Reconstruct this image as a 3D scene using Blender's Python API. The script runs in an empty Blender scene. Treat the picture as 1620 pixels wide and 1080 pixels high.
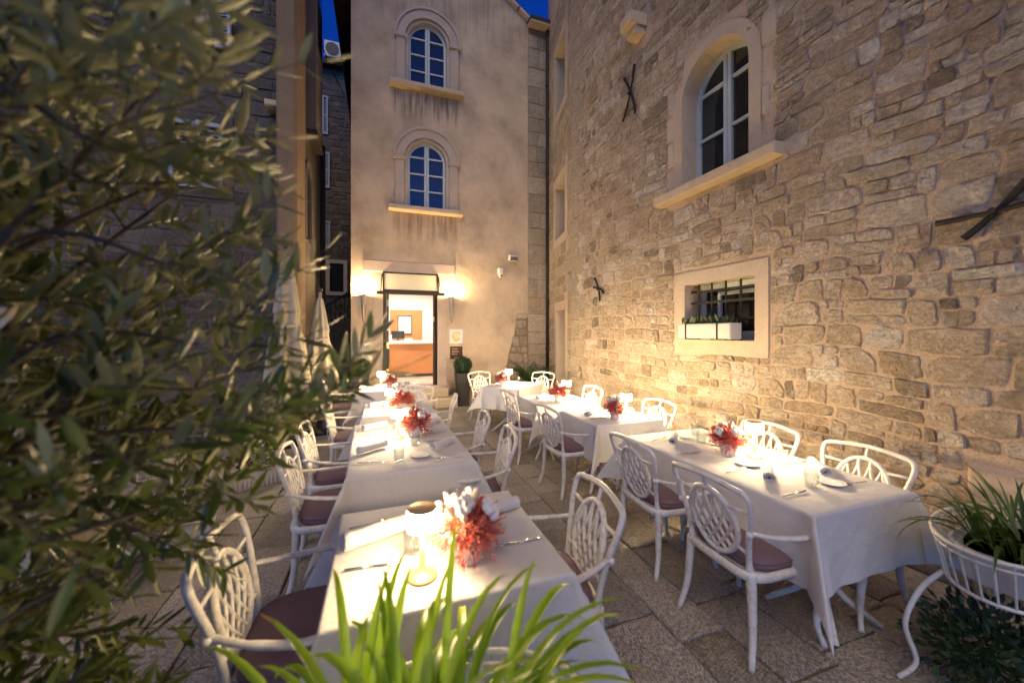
import bpy, math, random
from mathutils import Vector, Matrix, Euler, noise
R = math.radians
PI = math.pi
scene = bpy.context.scene
col = scene.collection

# ------------------------------------------------------------------ camera, sky, exposure
cam_data = bpy.data.cameras.new('camera')
cam = bpy.data.objects.new('camera', cam_data)
col.objects.link(cam)
CAM_H = 1.65
YAW = 19.3
cam.location = (0, 0, CAM_H)
cam.rotation_euler = (R(90), 0, R(-YAW))
cam_data.sensor_width = 36
cam_data.lens = 600 / 1620 * 36
cam_data.shift_y = -15 / 1620
cam_data.clip_start = 0.02
cam_data.clip_end = 500
cam_data.dof.use_dof = True
cam_data.dof.focus_distance = 4.4
cam_data.dof.aperture_fstop = 1.25
scene.camera = cam

world = bpy.data.worlds.new('World')
scene.world = world
world.use_nodes = True
wn = world.node_tree
sky = wn.nodes.new('ShaderNodeTexSky')
sky.sky_type = 'NISHITA'
sky.sun_disc = False
sky.sun_elevation = R(-4.0)
sky.sun_rotation = R(200)
sky.ozone_density = 4.0
sky.dust_density = 0.3
tint = wn.nodes.new('ShaderNodeMixRGB')
tint.blend_type = 'MULTIPLY'
tint.inputs[0].default_value = 1.0
tint.inputs[2].default_value = (0.14, 1.9, 2.4, 1)
wn.links.new(sky.outputs[0], tint.inputs[1])
bg = wn.nodes['Background']
wn.links.new(tint.outputs[0], bg.inputs[0])
bg.inputs[1].default_value = 3.0

warm_fill_data = bpy.data.lights.new('warm_fill', 'SUN')  # added fill lamp, not the set sun; brightens ground, facade and foliage
warm_fill_data.energy = 0.64
warm_fill_data.angle = R(50)
warm_fill_data.color = (1.0, 0.77, 0.40)
warm_fill = bpy.data.objects.new('warm_fill', warm_fill_data)
col.objects.link(warm_fill)
warm_fill.location = (-2, -6, 12)
warm_fill.rotation_euler = (R(40), 0, R(-32))

scene.view_settings.view_transform = 'Standard'
scene.view_settings.look = 'None'
scene.view_settings.gamma = 1.0
scene.view_settings.use_curve_mapping = False
scene.view_settings.exposure = 1.2
scene.cycles.use_denoising = True
scene.cycles.max_bounces = 6
scene.cycles.diffuse_bounces = 4
scene.cycles.sample_clamp_indirect = 4.0
scene.cycles.caustics_reflective = False
scene.cycles.caustics_refractive = False

LAMP_COL = (1.0, 0.735, 0.40)
LAMP_SHADE = 480.0      # emission of the small table lamp shades
LAMP_DISC = 70.0       # emission of the diffuser under the cap

# ------------------------------------------------------------------ materials
class NT:
    def __init__(s, name):
        s.m = bpy.data.materials.new(name)
        s.m.use_nodes = True
        s.t = s.m.node_tree
        s.b = s.t.nodes['Principled BSDF']
        s.tc = None
    def n(s, t, **kw):
        x = s.t.nodes.new(t)
        for k, v in kw.items():
            setattr(x, k, v)
        return x
    def l(s, a, b):
        s.t.links.new(a, b)
    def coord(s, which='Object', scale=(1, 1, 1)):
        if s.tc is None:
            s.tc = s.n('ShaderNodeTexCoord')
        if which == 'World':
            g = s.n('ShaderNodeNewGeometry'); out = g.outputs['Position']
        else:
            out = s.tc.outputs[which]
        mp = s.n('ShaderNodeMapping')
        mp.inputs['Scale'].default_value = scale
        s.l(out, mp.inputs[0])
        return mp.outputs[0]
    def noise(s, vec, scale, detail=4, rough=0.55, out='Fac'):
        x = s.n('ShaderNodeTexNoise')
        x.inputs['Scale'].default_value = scale
        x.inputs['Detail'].default_value = detail
        x.inputs['Roughness'].default_value = rough
        s.l(vec, x.inputs['Vector'])
        return x.outputs[out]
    def ramp(s, fac, stops):
        r = s.n('ShaderNodeValToRGB')
        e = r.color_ramp.elements
        while len(e) < len(stops):
            e.new(0.5)
        for k, (p, c) in enumerate(stops):
            e[k].position = p
            e[k].color = c if len(c) == 4 else (*c, 1)
        s.l(fac, r.inputs[0])
        return r.outputs[0]
    def mix(s, fac, a, b, mode='MIX'):
        x = s.n('ShaderNodeMixRGB', blend_type=mode)
        for k, v in ((0, fac), (1, a), (2, b)):
            if isinstance(v, (int, float)):
                x.inputs[k].default_value = v if k == 0 else (v, v, v, 1)
            elif isinstance(v, tuple):
                x.inputs[k].default_value = v if len(v) == 4 else (*v, 1)
            else:
                s.l(v, x.inputs[k])
        return x.outputs[0]
    def math(s, op, a, b=0.0):
        x = s.n('ShaderNodeMath', operation=op)
        for k, v in ((0, a), (1, b)):
            if isinstance(v, (int, float)):
                x.inputs[k].default_value = v
            else:
                s.l(v, x.inputs[k])
        return x.outputs[0]
    def bump(s, h, strength, dist=0.01, prev=None):
        x = s.n('ShaderNodeBump')
        x.inputs['Strength'].default_value = strength
        x.inputs['Distance'].default_value = dist
        s.l(h, x.inputs['Height'])
        if prev is not None:
            s.l(prev, x.inputs['Normal'])
        s.l(x.outputs[0], s.b.inputs['Normal'])
        return x.outputs[0]
    def base(s, c):
        if isinstance(c, tuple):
            s.b.inputs['Base Color'].default_value = (*c[:3], 1)
        else:
            s.l(c, s.b.inputs['Base Color'])
    def set(s, **kw):
        for k, v in kw.items():
            k = k.replace('_', ' ')
            if hasattr(v, 'is_linked'):
                s.l(v, s.b.inputs[k])
            else:
                s.b.inputs[k].default_value = v

M = {}
def simple(name, c, rough=0.6, metal=0.0, var=0.12, scale=14, bump=0.0, bscale=60, **kw):
    t = NT(name)
    v = t.coord('Object')
    nz = t.noise(v, scale)
    t.base(t.mix(nz, tuple(x * (1 - var) for x in c), tuple(min(1, x * (1 + var)) for x in c)))
    t.set(Roughness=rough, Metallic=metal, **kw)
    if bump:
        t.bump(t.noise(v, bscale, 5), bump, 0.01)
    M[name] = t.m
    return t

def stone_mat(name, stops, dark=(0.10, 0.085, 0.06), bump=1.0, warm=(0.46, 0.32, 0.18), mottling=0.34):
    t = NT(name)
    v = t.coord('World')
    at = t.n('ShaderNodeAttribute'); at.attribute_name = 'tone'
    c = t.ramp(at.outputs['Fac'], stops)
    big = t.ramp(t.noise(v, 5.5, 6, 0.65), [(0.42, (0, 0, 0)), (0.68, (1, 1, 1))])
    c = t.mix(t.math('MULTIPLY', big, mottling), c, dark)
    fine = t.ramp(t.noise(v, 34, 8, 0.78), [(0.40, (0, 0, 0)), (0.56, (1, 1, 1))])
    c = t.mix(t.math('MULTIPLY', t.math('SUBTRACT', 1.0, fine), 0.42), c, (0.16, 0.11, 0.06))
    sv = t.coord('World', (5, 5, 26))
    strata = t.ramp(t.noise(sv, 1.3, 6, 0.7), [(0.40, (1, 1, 1)), (0.52, (0, 0, 0))])
    c = t.mix(t.math('MULTIPLY', strata, 0.24), c, tuple(x * 1.6 for x in dark))
    pale = t.ramp(t.noise(v, 13, 6, 0.7), [(0.52, (0, 0, 0)), (0.64, (1, 1, 1))])
    c = t.mix(t.math('MULTIPLY', pale, 0.30), c, tuple(min(0.8, x * 1.25) for x in stops[-1][1]))
    stain = t.ramp(t.noise(v, 2.7, 4), [(0.5, (0, 0, 0)), (0.72, (1, 1, 1))])
    c = t.mix(t.math('MULTIPLY', stain, 0.45), c, warm)
    t.base(c)
    t.set(Roughness=0.88)
    n1 = t.bump(t.noise(v, 24, 9, 0.74), bump, 0.05)
    vo = t.n('ShaderNodeTexVoronoi'); vo.inputs['Scale'].default_value = 55
    t.l(v, vo.inputs['Vector'])
    n2 = t.bump(vo.outputs['Distance'], 0.5, 0.014, n1)
    t.bump(strata, 0.5, -0.012, n2)
    M[name] = t.m
stone_mat('rubble_stone', [(0.0, (0.27, 0.22, 0.15)), (0.10, (0.54, 0.42, 0.28)), (0.45, (0.68, 0.54, 0.37)), (0.8, (0.78, 0.655, 0.49)), (1.0, (0.84, 0.76, 0.63))])
stone_mat('ashlar_stone', [(0.0, (0.33, 0.28, 0.20)), (0.5, (0.45, 0.38, 0.28)), (1.0, (0.56, 0.48, 0.37))], bump=0.5, mottling=0.3)
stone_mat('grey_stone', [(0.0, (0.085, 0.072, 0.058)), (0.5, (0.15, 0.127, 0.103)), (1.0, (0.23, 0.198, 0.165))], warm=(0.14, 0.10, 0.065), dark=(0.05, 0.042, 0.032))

def mortar_mat(name, c1, c2):
    t = NT(name)
    v = t.coord('World')
    c = t.mix(t.ramp(t.noise(v, 3.0, 6, 0.6), [(0.35, (0, 0, 0)), (0.65, (1, 1, 1))]), c1, c2)
    c = t.mix(t.math('MULTIPLY', t.ramp(t.noise(v, 60, 5, 0.7), [(0.4, (1, 1, 1)), (0.55, (0, 0, 0))]), 0.3), c, (0.16, 0.10, 0.055))
    t.base(c)
    t.set(Roughness=0.92)
    n1 = t.bump(t.noise(v, 16, 9, 0.72), 0.9, 0.035)
    t.bump(t.noise(v, 120, 4, 0.7), 0.35, 0.006, n1)
    M[name] = t.m
mortar_mat('sand_mortar', (0.56, 0.41, 0.275), (0.66, 0.51, 0.365))
mortar_mat('brown_mortar', (0.24, 0.165, 0.10), (0.31, 0.22, 0.14))
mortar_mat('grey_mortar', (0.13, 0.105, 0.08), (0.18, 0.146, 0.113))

def dressed_mat(name, c):
    t = NT(name)
    v = t.coord('World')
    k = t.mix(t.noise(v, 4, 6, 0.65), tuple(x * 0.82 for x in c), tuple(x * 1.12 for x in c))
    k = t.mix(t.math('MULTIPLY', t.ramp(t.noise(v, 7, 5), [(0.55, (0, 0, 0)), (0.75, (1, 1, 1))]), 0.5), k, (0.40, 0.28, 0.15))
    k = t.mix(t.math('MULTIPLY', t.ramp(t.noise(v, 45, 5, 0.7), [(0.33, (1, 1, 1)), (0.45, (0, 0, 0))]), 0.35), k, (0.2, 0.15, 0.1))
    t.base(k); t.set(Roughness=0.8)
    t.bump(t.noise(v, 26, 8, 0.72), 0.75, 0.018)
    M[name] = t.m
dressed_mat('dressed_stone', (0.54, 0.44, 0.32))
dressed_mat('sill_stone', (0.60, 0.47, 0.31))

def plaster():
    t = NT('old_plaster')
    v = t.coord('World')
    c = t.mix(t.noise(v, 0.9, 5, 0.6), (0.55, 0.42, 0.275), (0.68, 0.54, 0.375))
    c = t.mix(t.math('MULTIPLY', t.ramp(t.noise(v, 1.5, 8, 0.62), [(0.40, (0, 0, 0)), (0.78, (1, 1, 1))]), 0.75), c, (0.24, 0.175, 0.11))
    c = t.mix(t.math('MULTIPLY', t.ramp(t.noise(v, 5, 8, 0.7), [(0.45, (0, 0, 0)), (0.78, (1, 1, 1))]), 0.3), c, (0.52, 0.42, 0.33))
    # rain streaks: long vertical runs below the two sills and along the gable
    sv = t.coord('World', (9, 1, 0.55))
    streak = t.ramp(t.noise(sv, 1.6, 4, 0.6), [(0.45, (0, 0, 0)), (0.62, (1, 1, 1))])
    sx = t.n('ShaderNodeSeparateXYZ'); t.l(v, sx.inputs[0])
    def band(axis, lo, hi, soft):
        a = t.n('ShaderNodeMapRange', interpolation_type='SMOOTHSTEP'); t.l(axis, a.inputs[0])
        a.inputs[1].default_value = lo - soft; a.inputs[2].default_value = lo + soft
        b = t.n('ShaderNodeMapRange', interpolation_type='SMOOTHSTEP'); t.l(axis, b.inputs[0])
        b.inputs[1].default_value = hi + soft * 0.4; b.inputs[2].default_value = hi - soft * 0.4
        return t.math('MULTIPLY', a.outputs[0], b.outputs[0])
    inx = band(sx.outputs['X'], 0.3, 1.75, 0.15)
    z1 = band(sx.outputs['Z'], 6.55, 7.1, 0.35)
    z2 = band(sx.outputs['Z'], 3.75, 4.36, 0.4)
    z3 = band(sx.outputs['Z'], 8.6, 11, 0.5)
    st = t.math('MULTIPLY', inx, t.math('ADD', z1, t.math('MULTIPLY', z2, 0.6)))
    st = t.math('ADD', st, t.math('MULTIPLY', z3, 0.35))
    st = t.math('MULTIPLY', st, t.math('ADD', t.math('MULTIPLY', streak, 0.75), 0.18))
    c = t.mix(st, c, (0.115, 0.085, 0.06))
    low = band(sx.outputs['Z'], -1.0, 0.55, 0.5)
    c = t.mix(t.math('MULTIPLY', low, t.ramp(t.noise(v, 3.3, 6, 0.65), [(0.35, (0, 0, 0)), (0.6, (1, 1, 1))])), c, (0.24, 0.165, 0.10))
    t.base(c); t.set(Roughness=0.9)
    n1 = t.bump(t.noise(v, 7, 8, 0.6), 0.35, 0.03)
    t.bump(t.noise(v, 70, 5, 0.7), 0.3, 0.006, n1)
    M['old_plaster'] = t.m
plaster()
simple('lintel_plaster', (0.50, 0.40, 0.31), 0.85, var=0.2, scale=5, bump=0.4, bscale=25)
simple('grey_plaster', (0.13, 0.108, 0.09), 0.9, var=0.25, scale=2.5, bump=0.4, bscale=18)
simple('pier_plaster', (0.21, 0.145, 0.085), 0.9, var=0.35, scale=3.0, bump=0.7, bscale=14)

def paving():
    t = NT('paving_stone')
    v = t.coord('World')
    at = t.n('ShaderNodeAttribute'); at.attribute_name = 'tone'
    c = t.ramp(at.outputs['Fac'], [(0, (0.29, 0.26, 0.215)), (0.5, (0.43, 0.39, 0.33)), (1, (0.58, 0.53, 0.46))])
    c = t.mix(t.math('MULTIPLY', t.ramp(t.noise(v, 7, 7, 0.68), [(0.42, (0, 0, 0)), (0.66, (1, 1, 1))]), 0.5), c, (0.46, 0.39, 0.31))
    vo = t.n('ShaderNodeTexVoronoi', feature='F1'); vo.inputs['Scale'].default_value = 62
    wv = t.mix(0.06, v, t.noise(v, 9, 4, out='Color')); t.l(wv, vo.inputs['Vector'])
    pits = t.ramp(t.noise(wv, 62, 6, 0.72), [(0.40, (1, 1, 1)), (0.53, (0, 0, 0))])
    # tooled grooves whose direction changes from slab to slab
    ang = t.math('MULTIPLY', at.outputs['Fac'], 23.0)
    cx = t.n('ShaderNodeVectorRotate', rotation_type='Z_AXIS'); t.l(v, cx.inputs['Vector']); t.l(ang, cx.inputs['Angle'])
    wave = t.n('ShaderNodeTexWave'); wave.inputs['Scale'].default_value = 19
    wave.inputs['Distortion'].default_value = 7; wave.inputs['Detail'].default_value = 4; wave.inputs['Detail Scale'].default_value = 2.2
    t.l(cx.outputs[0], wave.inputs['Vector'])
    groove = t.ramp(wave.outputs['Fac'], [(0.22, (0, 0, 0)), (0.55, (1, 1, 1))])
    relief = t.math('SUBTRACT', t.math('MULTIPLY', groove, 0.55), t.math('MULTIPLY', pits, 0.8))
    c = t.mix(t.math('MULTIPLY', pits, 0.55), c, (0.055, 0.042, 0.032))
    c = t.mix(t.math('MULTIPLY', t.math('SUBTRACT', 1.0, groove), 0.3), c, (0.08, 0.062, 0.046))
    t.base(c)
    t.set(Roughness=t.ramp(t.noise(v, 12, 4), [(0.3, (0.26,) * 3), (0.7, (0.52,) * 3)]))
    n1 = t.bump(relief, 0.75, 0.008)
    t.bump(t.noise(v, 11, 5), 0.35, 0.02, n1)
    M['paving_stone'] = t.m
paving()
simple('joint_dirt', (0.045, 0.036, 0.028), 0.95, var=0.4, scale=20, bump=0.6)

def chair_white():
    t = NT('white_enamel')
    v = t.coord('Object')
    c = t.mix(t.ramp(t.noise(v, 28, 6, 0.7), [(0.30, (0, 0, 0)), (0.55, (1, 1, 1))]), (0.50, 0.46, 0.39), (0.72, 0.69, 0.63))
    chip = t.ramp(t.noise(v, 55, 6, 0.75), [(0.28, (1, 1, 1)), (0.335, (0, 0, 0))])
    c = t.mix(t.math('MULTIPLY', chip, 0.75), c, (0.20, 0.15, 0.10))
    t.base(c); t.set(Roughness=0.42)
    t.bump(t.noise(v, 60, 5), 0.25, 0.005)
    M['white_enamel'] = t.m
chair_white()
simple('cushion_fabric', (0.20, 0.125, 0.135), 0.9, var=0.18, scale=9, bump=0.35, bscale=260)
def cloth_mat():
    t = NT('white_cloth')
    v = t.coord('Object')
    c = t.mix(t.noise(v, 5, 4), (0.56, 0.55, 0.535), (0.62, 0.61, 0.595))
    t.base(c); t.set(Roughness=0.85)
    n1 = t.bump(t.noise(v, 7, 7, 0.62), 0.5, 0.035)
    t.bump(t.noise(v, 420, 2), 0.12, 0.002, n1)
    M['white_cloth'] = t.m
cloth_mat()
simple('napkin_cloth', (0.66, 0.65, 0.63), 0.9, var=0.05, bump=0.25, bscale=80)
simple('porcelain', (0.80, 0.79, 0.77), 0.15, var=0.03)
simple('steel', (0.62, 0.62, 0.63), 0.22, metal=1.0, var=0.05)
simple('gold_metal', (0.80, 0.56, 0.26), 0.40, metal=0.6, var=0.08, scale=30)
simple('iron', (0.028, 0.022, 0.018), 0.65, metal=0.3, var=0.4, scale=40, bump=0.4, bscale=80)
simple('grey_steel', (0.42, 0.41, 0.40), 0.35, metal=0.8, var=0.08)
simple('dark_wood', (0.055, 0.036, 0.022), 0.55, var=0.3, scale=30)
simple('eave_wood', (0.035, 0.026, 0.02), 0.8, var=0.4, scale=12, bump=0.4)
simple('brass', (0.70, 0.50, 0.20), 0.3, metal=1.0)
simple('window_paint', (0.50, 0.57, 0.55), 0.5, var=0.08, scale=20, bump=0.1, bscale=90)
simple('shutter_paint', (0.36, 0.39, 0.42), 0.6, var=0.12, scale=15)
simple('pot_black', (0.030, 0.030, 0.032), 0.45, var=0.3, scale=6, bump=0.12)
simple('soil', (0.035, 0.022, 0.014), 0.95, var=0.4, scale=40, bump=0.8)
simple('planter_white', (0.56, 0.54, 0.49), 0.55, var=0.12, scale=9, bump=0.1)
simple('terracotta', (0.30, 0.18, 0.12), 0.8, var=0.2, scale=8, bump=0.3)
simple('parasol_canvas', (0.36, 0.32, 0.24), 0.9, var=0.1, scale=5, bump=0.3, bscale=30)
simple('wall_white', (0.78, 0.74, 0.72), 0.8, var=0.03)
simple('desk_wood', (0.60, 0.27, 0.095), 0.4, var=0.10, scale=4)
simple('panel_wood', (0.58, 0.25, 0.085), 0.45, var=0.12, scale=4)
simple('floor_tile', (0.62, 0.52, 0.42), 0.3, var=0.08)
simple('ink', (0.06, 0.06, 0.06), 0.7)
simple('paper', (0.80, 0.78, 0.72), 0.8, var=0.03)
simple('sketch_grey', (0.30, 0.30, 0.29), 0.8, var=0.3, scale=40)
simple('plaque_glass', (0.36, 0.32, 0.27), 0.25, var=0.2, scale=8)
simple('brown_plate', (0.07, 0.028, 0.010), 0.7, var=0.15)
simple('gilt_paint', (0.36, 0.27, 0.07), 0.4, metal=0.4, var=0.25, scale=60)
simple('lettering_cream', (0.62, 0.50, 0.34), 0.5)
simple('white_plastic', (0.68, 0.66, 0.62), 0.4, var=0.06)
simple('black_plastic', (0.02, 0.02, 0.022), 0.35)
simple('cotton', (0.80, 0.77, 0.71), 0.95, var=0.06, bump=0.5, bscale=120)
simple('roof_tile', (0.22, 0.11, 0.07), 0.85, var=0.3, scale=10, bump=0.4)
simple('bark', (0.11, 0.085, 0.06), 0.9, var=0.4, scale=30, bump=0.8, bscale=50)

def leaf_mat(name, c1, c2, rough=0.45, trans=0.25, scale=6, back=None, tip=None):
    t = NT(name)
    v = t.coord('World')
    at = t.n('ShaderNodeAttribute'); at.attribute_name = 'tone'
    oi = t.n('ShaderNodeObjectInfo')
    f = t.math('FRACT', t.math('ADD', at.outputs['Fac'], t.math('MULTIPLY', oi.outputs['Random'], 0.93)))
    c = t.mix(f, c1, c2)
    c = t.mix(t.math('MULTIPLY', t.noise(v, scale * 8, 4), 0.35), c, tuple(x * 0.55 for x in c1))
    if tip is not None:
        c = t.mix(at.outputs['Fac'], tuple(x * 0.6 for x in c1), c2)
        c = t.mix(t.math('MULTIPLY', t.noise(v, 30, 4), 0.4), c, c1)
        c = t.mix(t.math('GREATER_THAN', at.outputs['Fac'], 0.97), c, tip)
    if back is not None:
        g = t.n('ShaderNodeNewGeometry')
        c = t.mix(g.outputs['Backfacing'], c, back)
    t.base(c); t.set(Roughness=rough)
    if trans:
        tr = t.n('ShaderNodeBsdfTranslucent'); t.l(c, tr.inputs['Color'])
        mx = t.n('ShaderNodeMixShader'); mx.inputs[0].default_value = trans
        t.l(t.b.outputs[0], mx.inputs[1]); t.l(tr.outputs[0], mx.inputs[2])
        t.l(mx.outputs[0], t.t.nodes['Material Output'].inputs['Surface'])
    M[name] = t.m
leaf_mat('olive_leaf', (0.045, 0.075, 0.011), (0.165, 0.205, 0.034), back=(0.33, 0.34, 0.17), trans=0.25, rough=0.33)
leaf_mat('spider_leaf', (0.22, 0.40, 0.016), (0.38, 0.54, 0.04), trans=0.45, rough=0.38, tip=(0.38, 0.24, 0.06))
leaf_mat('strap_leaf', (0.05, 0.11, 0.016), (0.12, 0.19, 0.035), trans=0.3, tip=(0.2, 0.14, 0.04))
leaf_mat('box_leaf', (0.016, 0.042, 0.012), (0.045, 0.095, 0.028), trans=0.15)
leaf_mat('fern_leaf', (0.018, 0.05, 0.014), (0.05, 0.10, 0.025), trans=0.2)
leaf_mat('bush_leaf', (0.03, 0.05, 0.012), (0.09, 0.11, 0.03), trans=0.2)
leaf_mat('red_moss', (0.60, 0.085, 0.055), (0.85, 0.34, 0.26), trans=0.25, rough=0.8)
leaf_mat('red_petal', (0.55, 0.06, 0.04), (0.74, 0.20, 0.13), trans=0.3, rough=0.7)
leaf_mat('bunny_tail', (0.72, 0.60, 0.44), (0.82, 0.72, 0.56), trans=0.25, rough=0.9)

def glass_mats():
    t = NT('tumbler_glass'); t.base((0.9, 0.9, 0.9)); t.set(Roughness=0.08, IOR=1.45)
    v = t.coord('Object'); vo = t.n('ShaderNodeTexVoronoi'); vo.inputs['Scale'].default_value = 75
    t.l(v, vo.inputs['Vector']); nb = t.bump(vo.outputs['Distance'], 0.9, 0.006)
    gl = t.n('ShaderNodeBsdfGlossy'); gl.inputs['Roughness'].default_value = 0.06; t.l(nb, gl.inputs['Normal'])
    tr = t.n('ShaderNodeBsdfTransparent'); tr.inputs['Color'].default_value = (0.93, 0.95, 0.95, 1)
    lw = t.n('ShaderNodeLayerWeight'); lw.inputs['Blend'].default_value = 0.25; t.l(nb, lw.inputs['Normal'])
    fac = t.math('ADD', t.math('MULTIPLY', lw.outputs['Facing'], 0.55), 0.05)
    mx = t.n('ShaderNodeMixShader'); t.l(fac, mx.inputs[0]); t.l(tr.outputs[0], mx.inputs[1]); t.l(gl.outputs[0], mx.inputs[2])
    t.l(mx.outputs[0], t.t.nodes['Material Output'].inputs['Surface'])
    M['tumbler_glass'] = t.m
    t = NT('dark_pane'); v = t.coord('World')
    t.base(t.mix(t.noise(v, 2, 2), (0.016, 0.018, 0.02), (0.03, 0.032, 0.032))); t.set(Roughness=0.06, IOR=1.5)
    t.b.inputs['Specular IOR Level'].default_value = 0.8
    t.bump(t.noise(v, 2.5, 2), 0.05, 0.02)
    M['dark_pane'] = t.m
    t = NT('transom_glass'); t.base((0.80, 0.80, 0.66)); t.set(Roughness=0.12)
    tl = t.n('ShaderNodeBsdfTranslucent'); tl.inputs['Color'].default_value = (0.9, 0.88, 0.72, 1)
    mx = t.n('ShaderNodeMixShader'); mx.inputs[0].default_value = 0.6
    t.l(t.b.outputs[0], mx.inputs[1]); t.l(tl.outputs[0], mx.inputs[2]); t.l(mx.outputs[0], t.t.nodes['Material Output'].inputs['Surface'])
    M['transom_glass'] = t.m
    def em(name, c, s):
        t = NT(name); t.base((0.8, 0.78, 0.74))
        t.b.inputs['Emission Color'].default_value = (*c, 1)
        t.b.inputs['Emission Strength'].default_value = s
        M[name] = t.m
    em('lamp_shade_light', LAMP_COL, LAMP_SHADE)
    em('lamp_diffuser_light', LAMP_COL, LAMP_DISC)
    em('low_shade_light', LAMP_COL, LAMP_SHADE * 0.16)
    em('low_diffuser_light', LAMP_COL, LAMP_DISC * 0.16)
    em('dimmed_shade_light', LAMP_COL, LAMP_SHADE * 0.27)
    em('dimmed_diffuser_light', LAMP_COL, LAMP_DISC * 0.27)
    em('sconce_bulb', (1.0, 0.68, 0.36), 2300.0)
    em('ceiling_light', (1.0, 0.85, 0.74), 210.0)
    em('monitor_glow', (0.55, 0.6, 1.0), 1.5)
glass_mats()

# ------------------------------------------------------------------ mesh helpers
class MB:
    """collects geometry and links it as one mesh object"""
    def __init__(s):
        s.v = []; s.f = []; s.tone = []
        s.cur = 0.5
    def add(s, vs, fs):
        o = len(s.v)
        s.v += [tuple(p) for p in vs]
        for f in fs:
            s.f.append([o + i for i in f]); s.tone.append(s.cur)
    def box(s, c, d, rot=None, bevel=0.0):
        x, y, z = d[0] / 2, d[1] / 2, d[2] / 2
        if bevel <= 0:
            vs = [Vector(p) for p in ((-x, -y, -z), (x, -y, -z), (x, y, -z), (-x, y, -z), (-x, -y, z), (x, -y, z), (x, y, z), (-x, y, z))]
            fs = [(3, 2, 1, 0), (4, 5, 6, 7), (0, 1, 5, 4), (1, 2, 6, 5), (2, 3, 7, 6), (3, 0, 4, 7)]
        else:
            b = min(bevel, x * 0.9, y * 0.9, z * 0.9)
            vs = []
            for zz, ins in ((-z, b), (-z + b, 0), (z - b, 0), (z, b)):
                for px, py in ((-x + ins, -y + ins), (x - ins, -y + ins), (x - ins, y - ins), (-x + ins, y - ins)):
                    vs.append(Vector((px, py, zz)))
            fs = [(3, 2, 1, 0), (12, 13, 14, 15)]
            for r in range(3):
                for k in range(4):
                    a = r * 4 + k; bq = r * 4 + (k + 1) % 4
                    fs.append((a, bq, bq + 4, a + 4))
        m = Matrix.Translation(c)
        if rot is not None:
            m = m @ (rot.to_matrix().to_4x4() if isinstance(rot, Euler) else rot)
        s.add([m @ p for p in vs], fs)
        return s
    def prism(s, poly, w0, w1, frame=None):
        """poly in (u,v), extruded along w; frame maps (u,v,w) to local"""
        n = len(poly)
        vs = [Vector((p[0], p[1], w0)) for p in poly] + [Vector((p[0], p[1], w1)) for p in poly]
        if frame is not None:
            vs = [frame @ q for q in vs]
        fs = [list(range(n - 1, -1, -1)), list(range(n, 2 * n))]
        for i in range(n):
            j = (i + 1) % n
            fs.append((i, j, j + n, i + n))
        s.add(vs, fs)
        return s
    def ring(s, outer, inner, w0, w1, closed=True):
        n = len(outer)
        vs = []
        for w in (w0, w1):
            vs += [(p[0], p[1], w) for p in outer] + [(p[0], p[1], w) for p in inner]
        fs = []
        rng = range(n if closed else n - 1)
        for i in rng:
            j = (i + 1) % n
            fs.append((2 * n + i, 2 * n + j, 3 * n + j, 3 * n + i))
            fs.append((j, i, n + i, n + j))
            fs.append((i, j, 2 * n + j, 2 * n + i))
            fs.append((n + j, n + i, 3 * n + i, 3 * n + j))
        if not closed:
            fs.append((0, n, 3 * n, 2 * n)[::-1]); k = n - 1
            fs.append((k, n + k, 3 * n + k, 2 * n + k))
        s.add(vs, fs)
        return s
    def tube(s, path, rad, seg=8, flat=1.0, up=None, caps=True):
        P = [Vector(p) for p in path]
        n = len(P)
        if not isinstance(rad, (list, tuple)):
            rad = [rad] * n
        vs = []
        prev = None
        for i in range(n):
            t = (P[min(i + 1, n - 1)] - P[max(i - 1, 0)])
            if t.length < 1e-9:
                t = Vector((0, 0, 1))
            t.normalize()
            if prev is None:
                ref = Vector(up) if up else (Vector((0, 0, 1)) if abs(t.z) < 0.9 else Vector((1, 0, 0)))
                a = (ref - t * ref.dot(t)).normalized()
            else:
                a = prev - t * prev.dot(t)
                a = a.normalized() if a.length > 1e-6 else t.orthogonal().normalized()
            prev = a
            b = t.cross(a)
            for k in range(seg):
                g = 2 * PI * k / seg
                vs.append(P[i] + a * (math.cos(g) * rad[i] * flat) + b * (math.sin(g) * rad[i]))
        fs = []
        for i in range(n - 1):
            for k in range(seg):
                k2 = (k + 1) % seg
                fs.append((i * seg + k, i * seg + k2, (i + 1) * seg + k2, (i + 1) * seg + k))
        if caps:
            fs.append(list(range(seg - 1, -1, -1)))
            fs.append([(n - 1) * seg + k for k in range(seg)])
        s.add(vs, fs)
        return s
    def lathe(s, prof, seg=24, c=(0, 0, 0), sx=1.0, sy=1.0, jitter=None):
        n = len(prof)
        vs = []
        for r, z in prof:
            for k in range(seg):
                g = 2 * PI * k / seg
                vs.append((c[0] + r * math.cos(g) * sx, c[1] + r * math.sin(g) * sy, c[2] + z))
        fs = []
        for i in range(n - 1):
            for k in range(seg):
                k2 = (k + 1) % seg
                fs.append((i * seg + k, i * seg + k2, (i + 1) * seg + k2, (i + 1) * seg + k))
        if prof[0][0] > 1e-6: fs.append(list(range(seg - 1, -1, -1)))
        if prof[-1][0] > 1e-6: fs.append([(n - 1) * seg + k for k in range(seg)])
        s.add(vs, fs)
        return s
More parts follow.
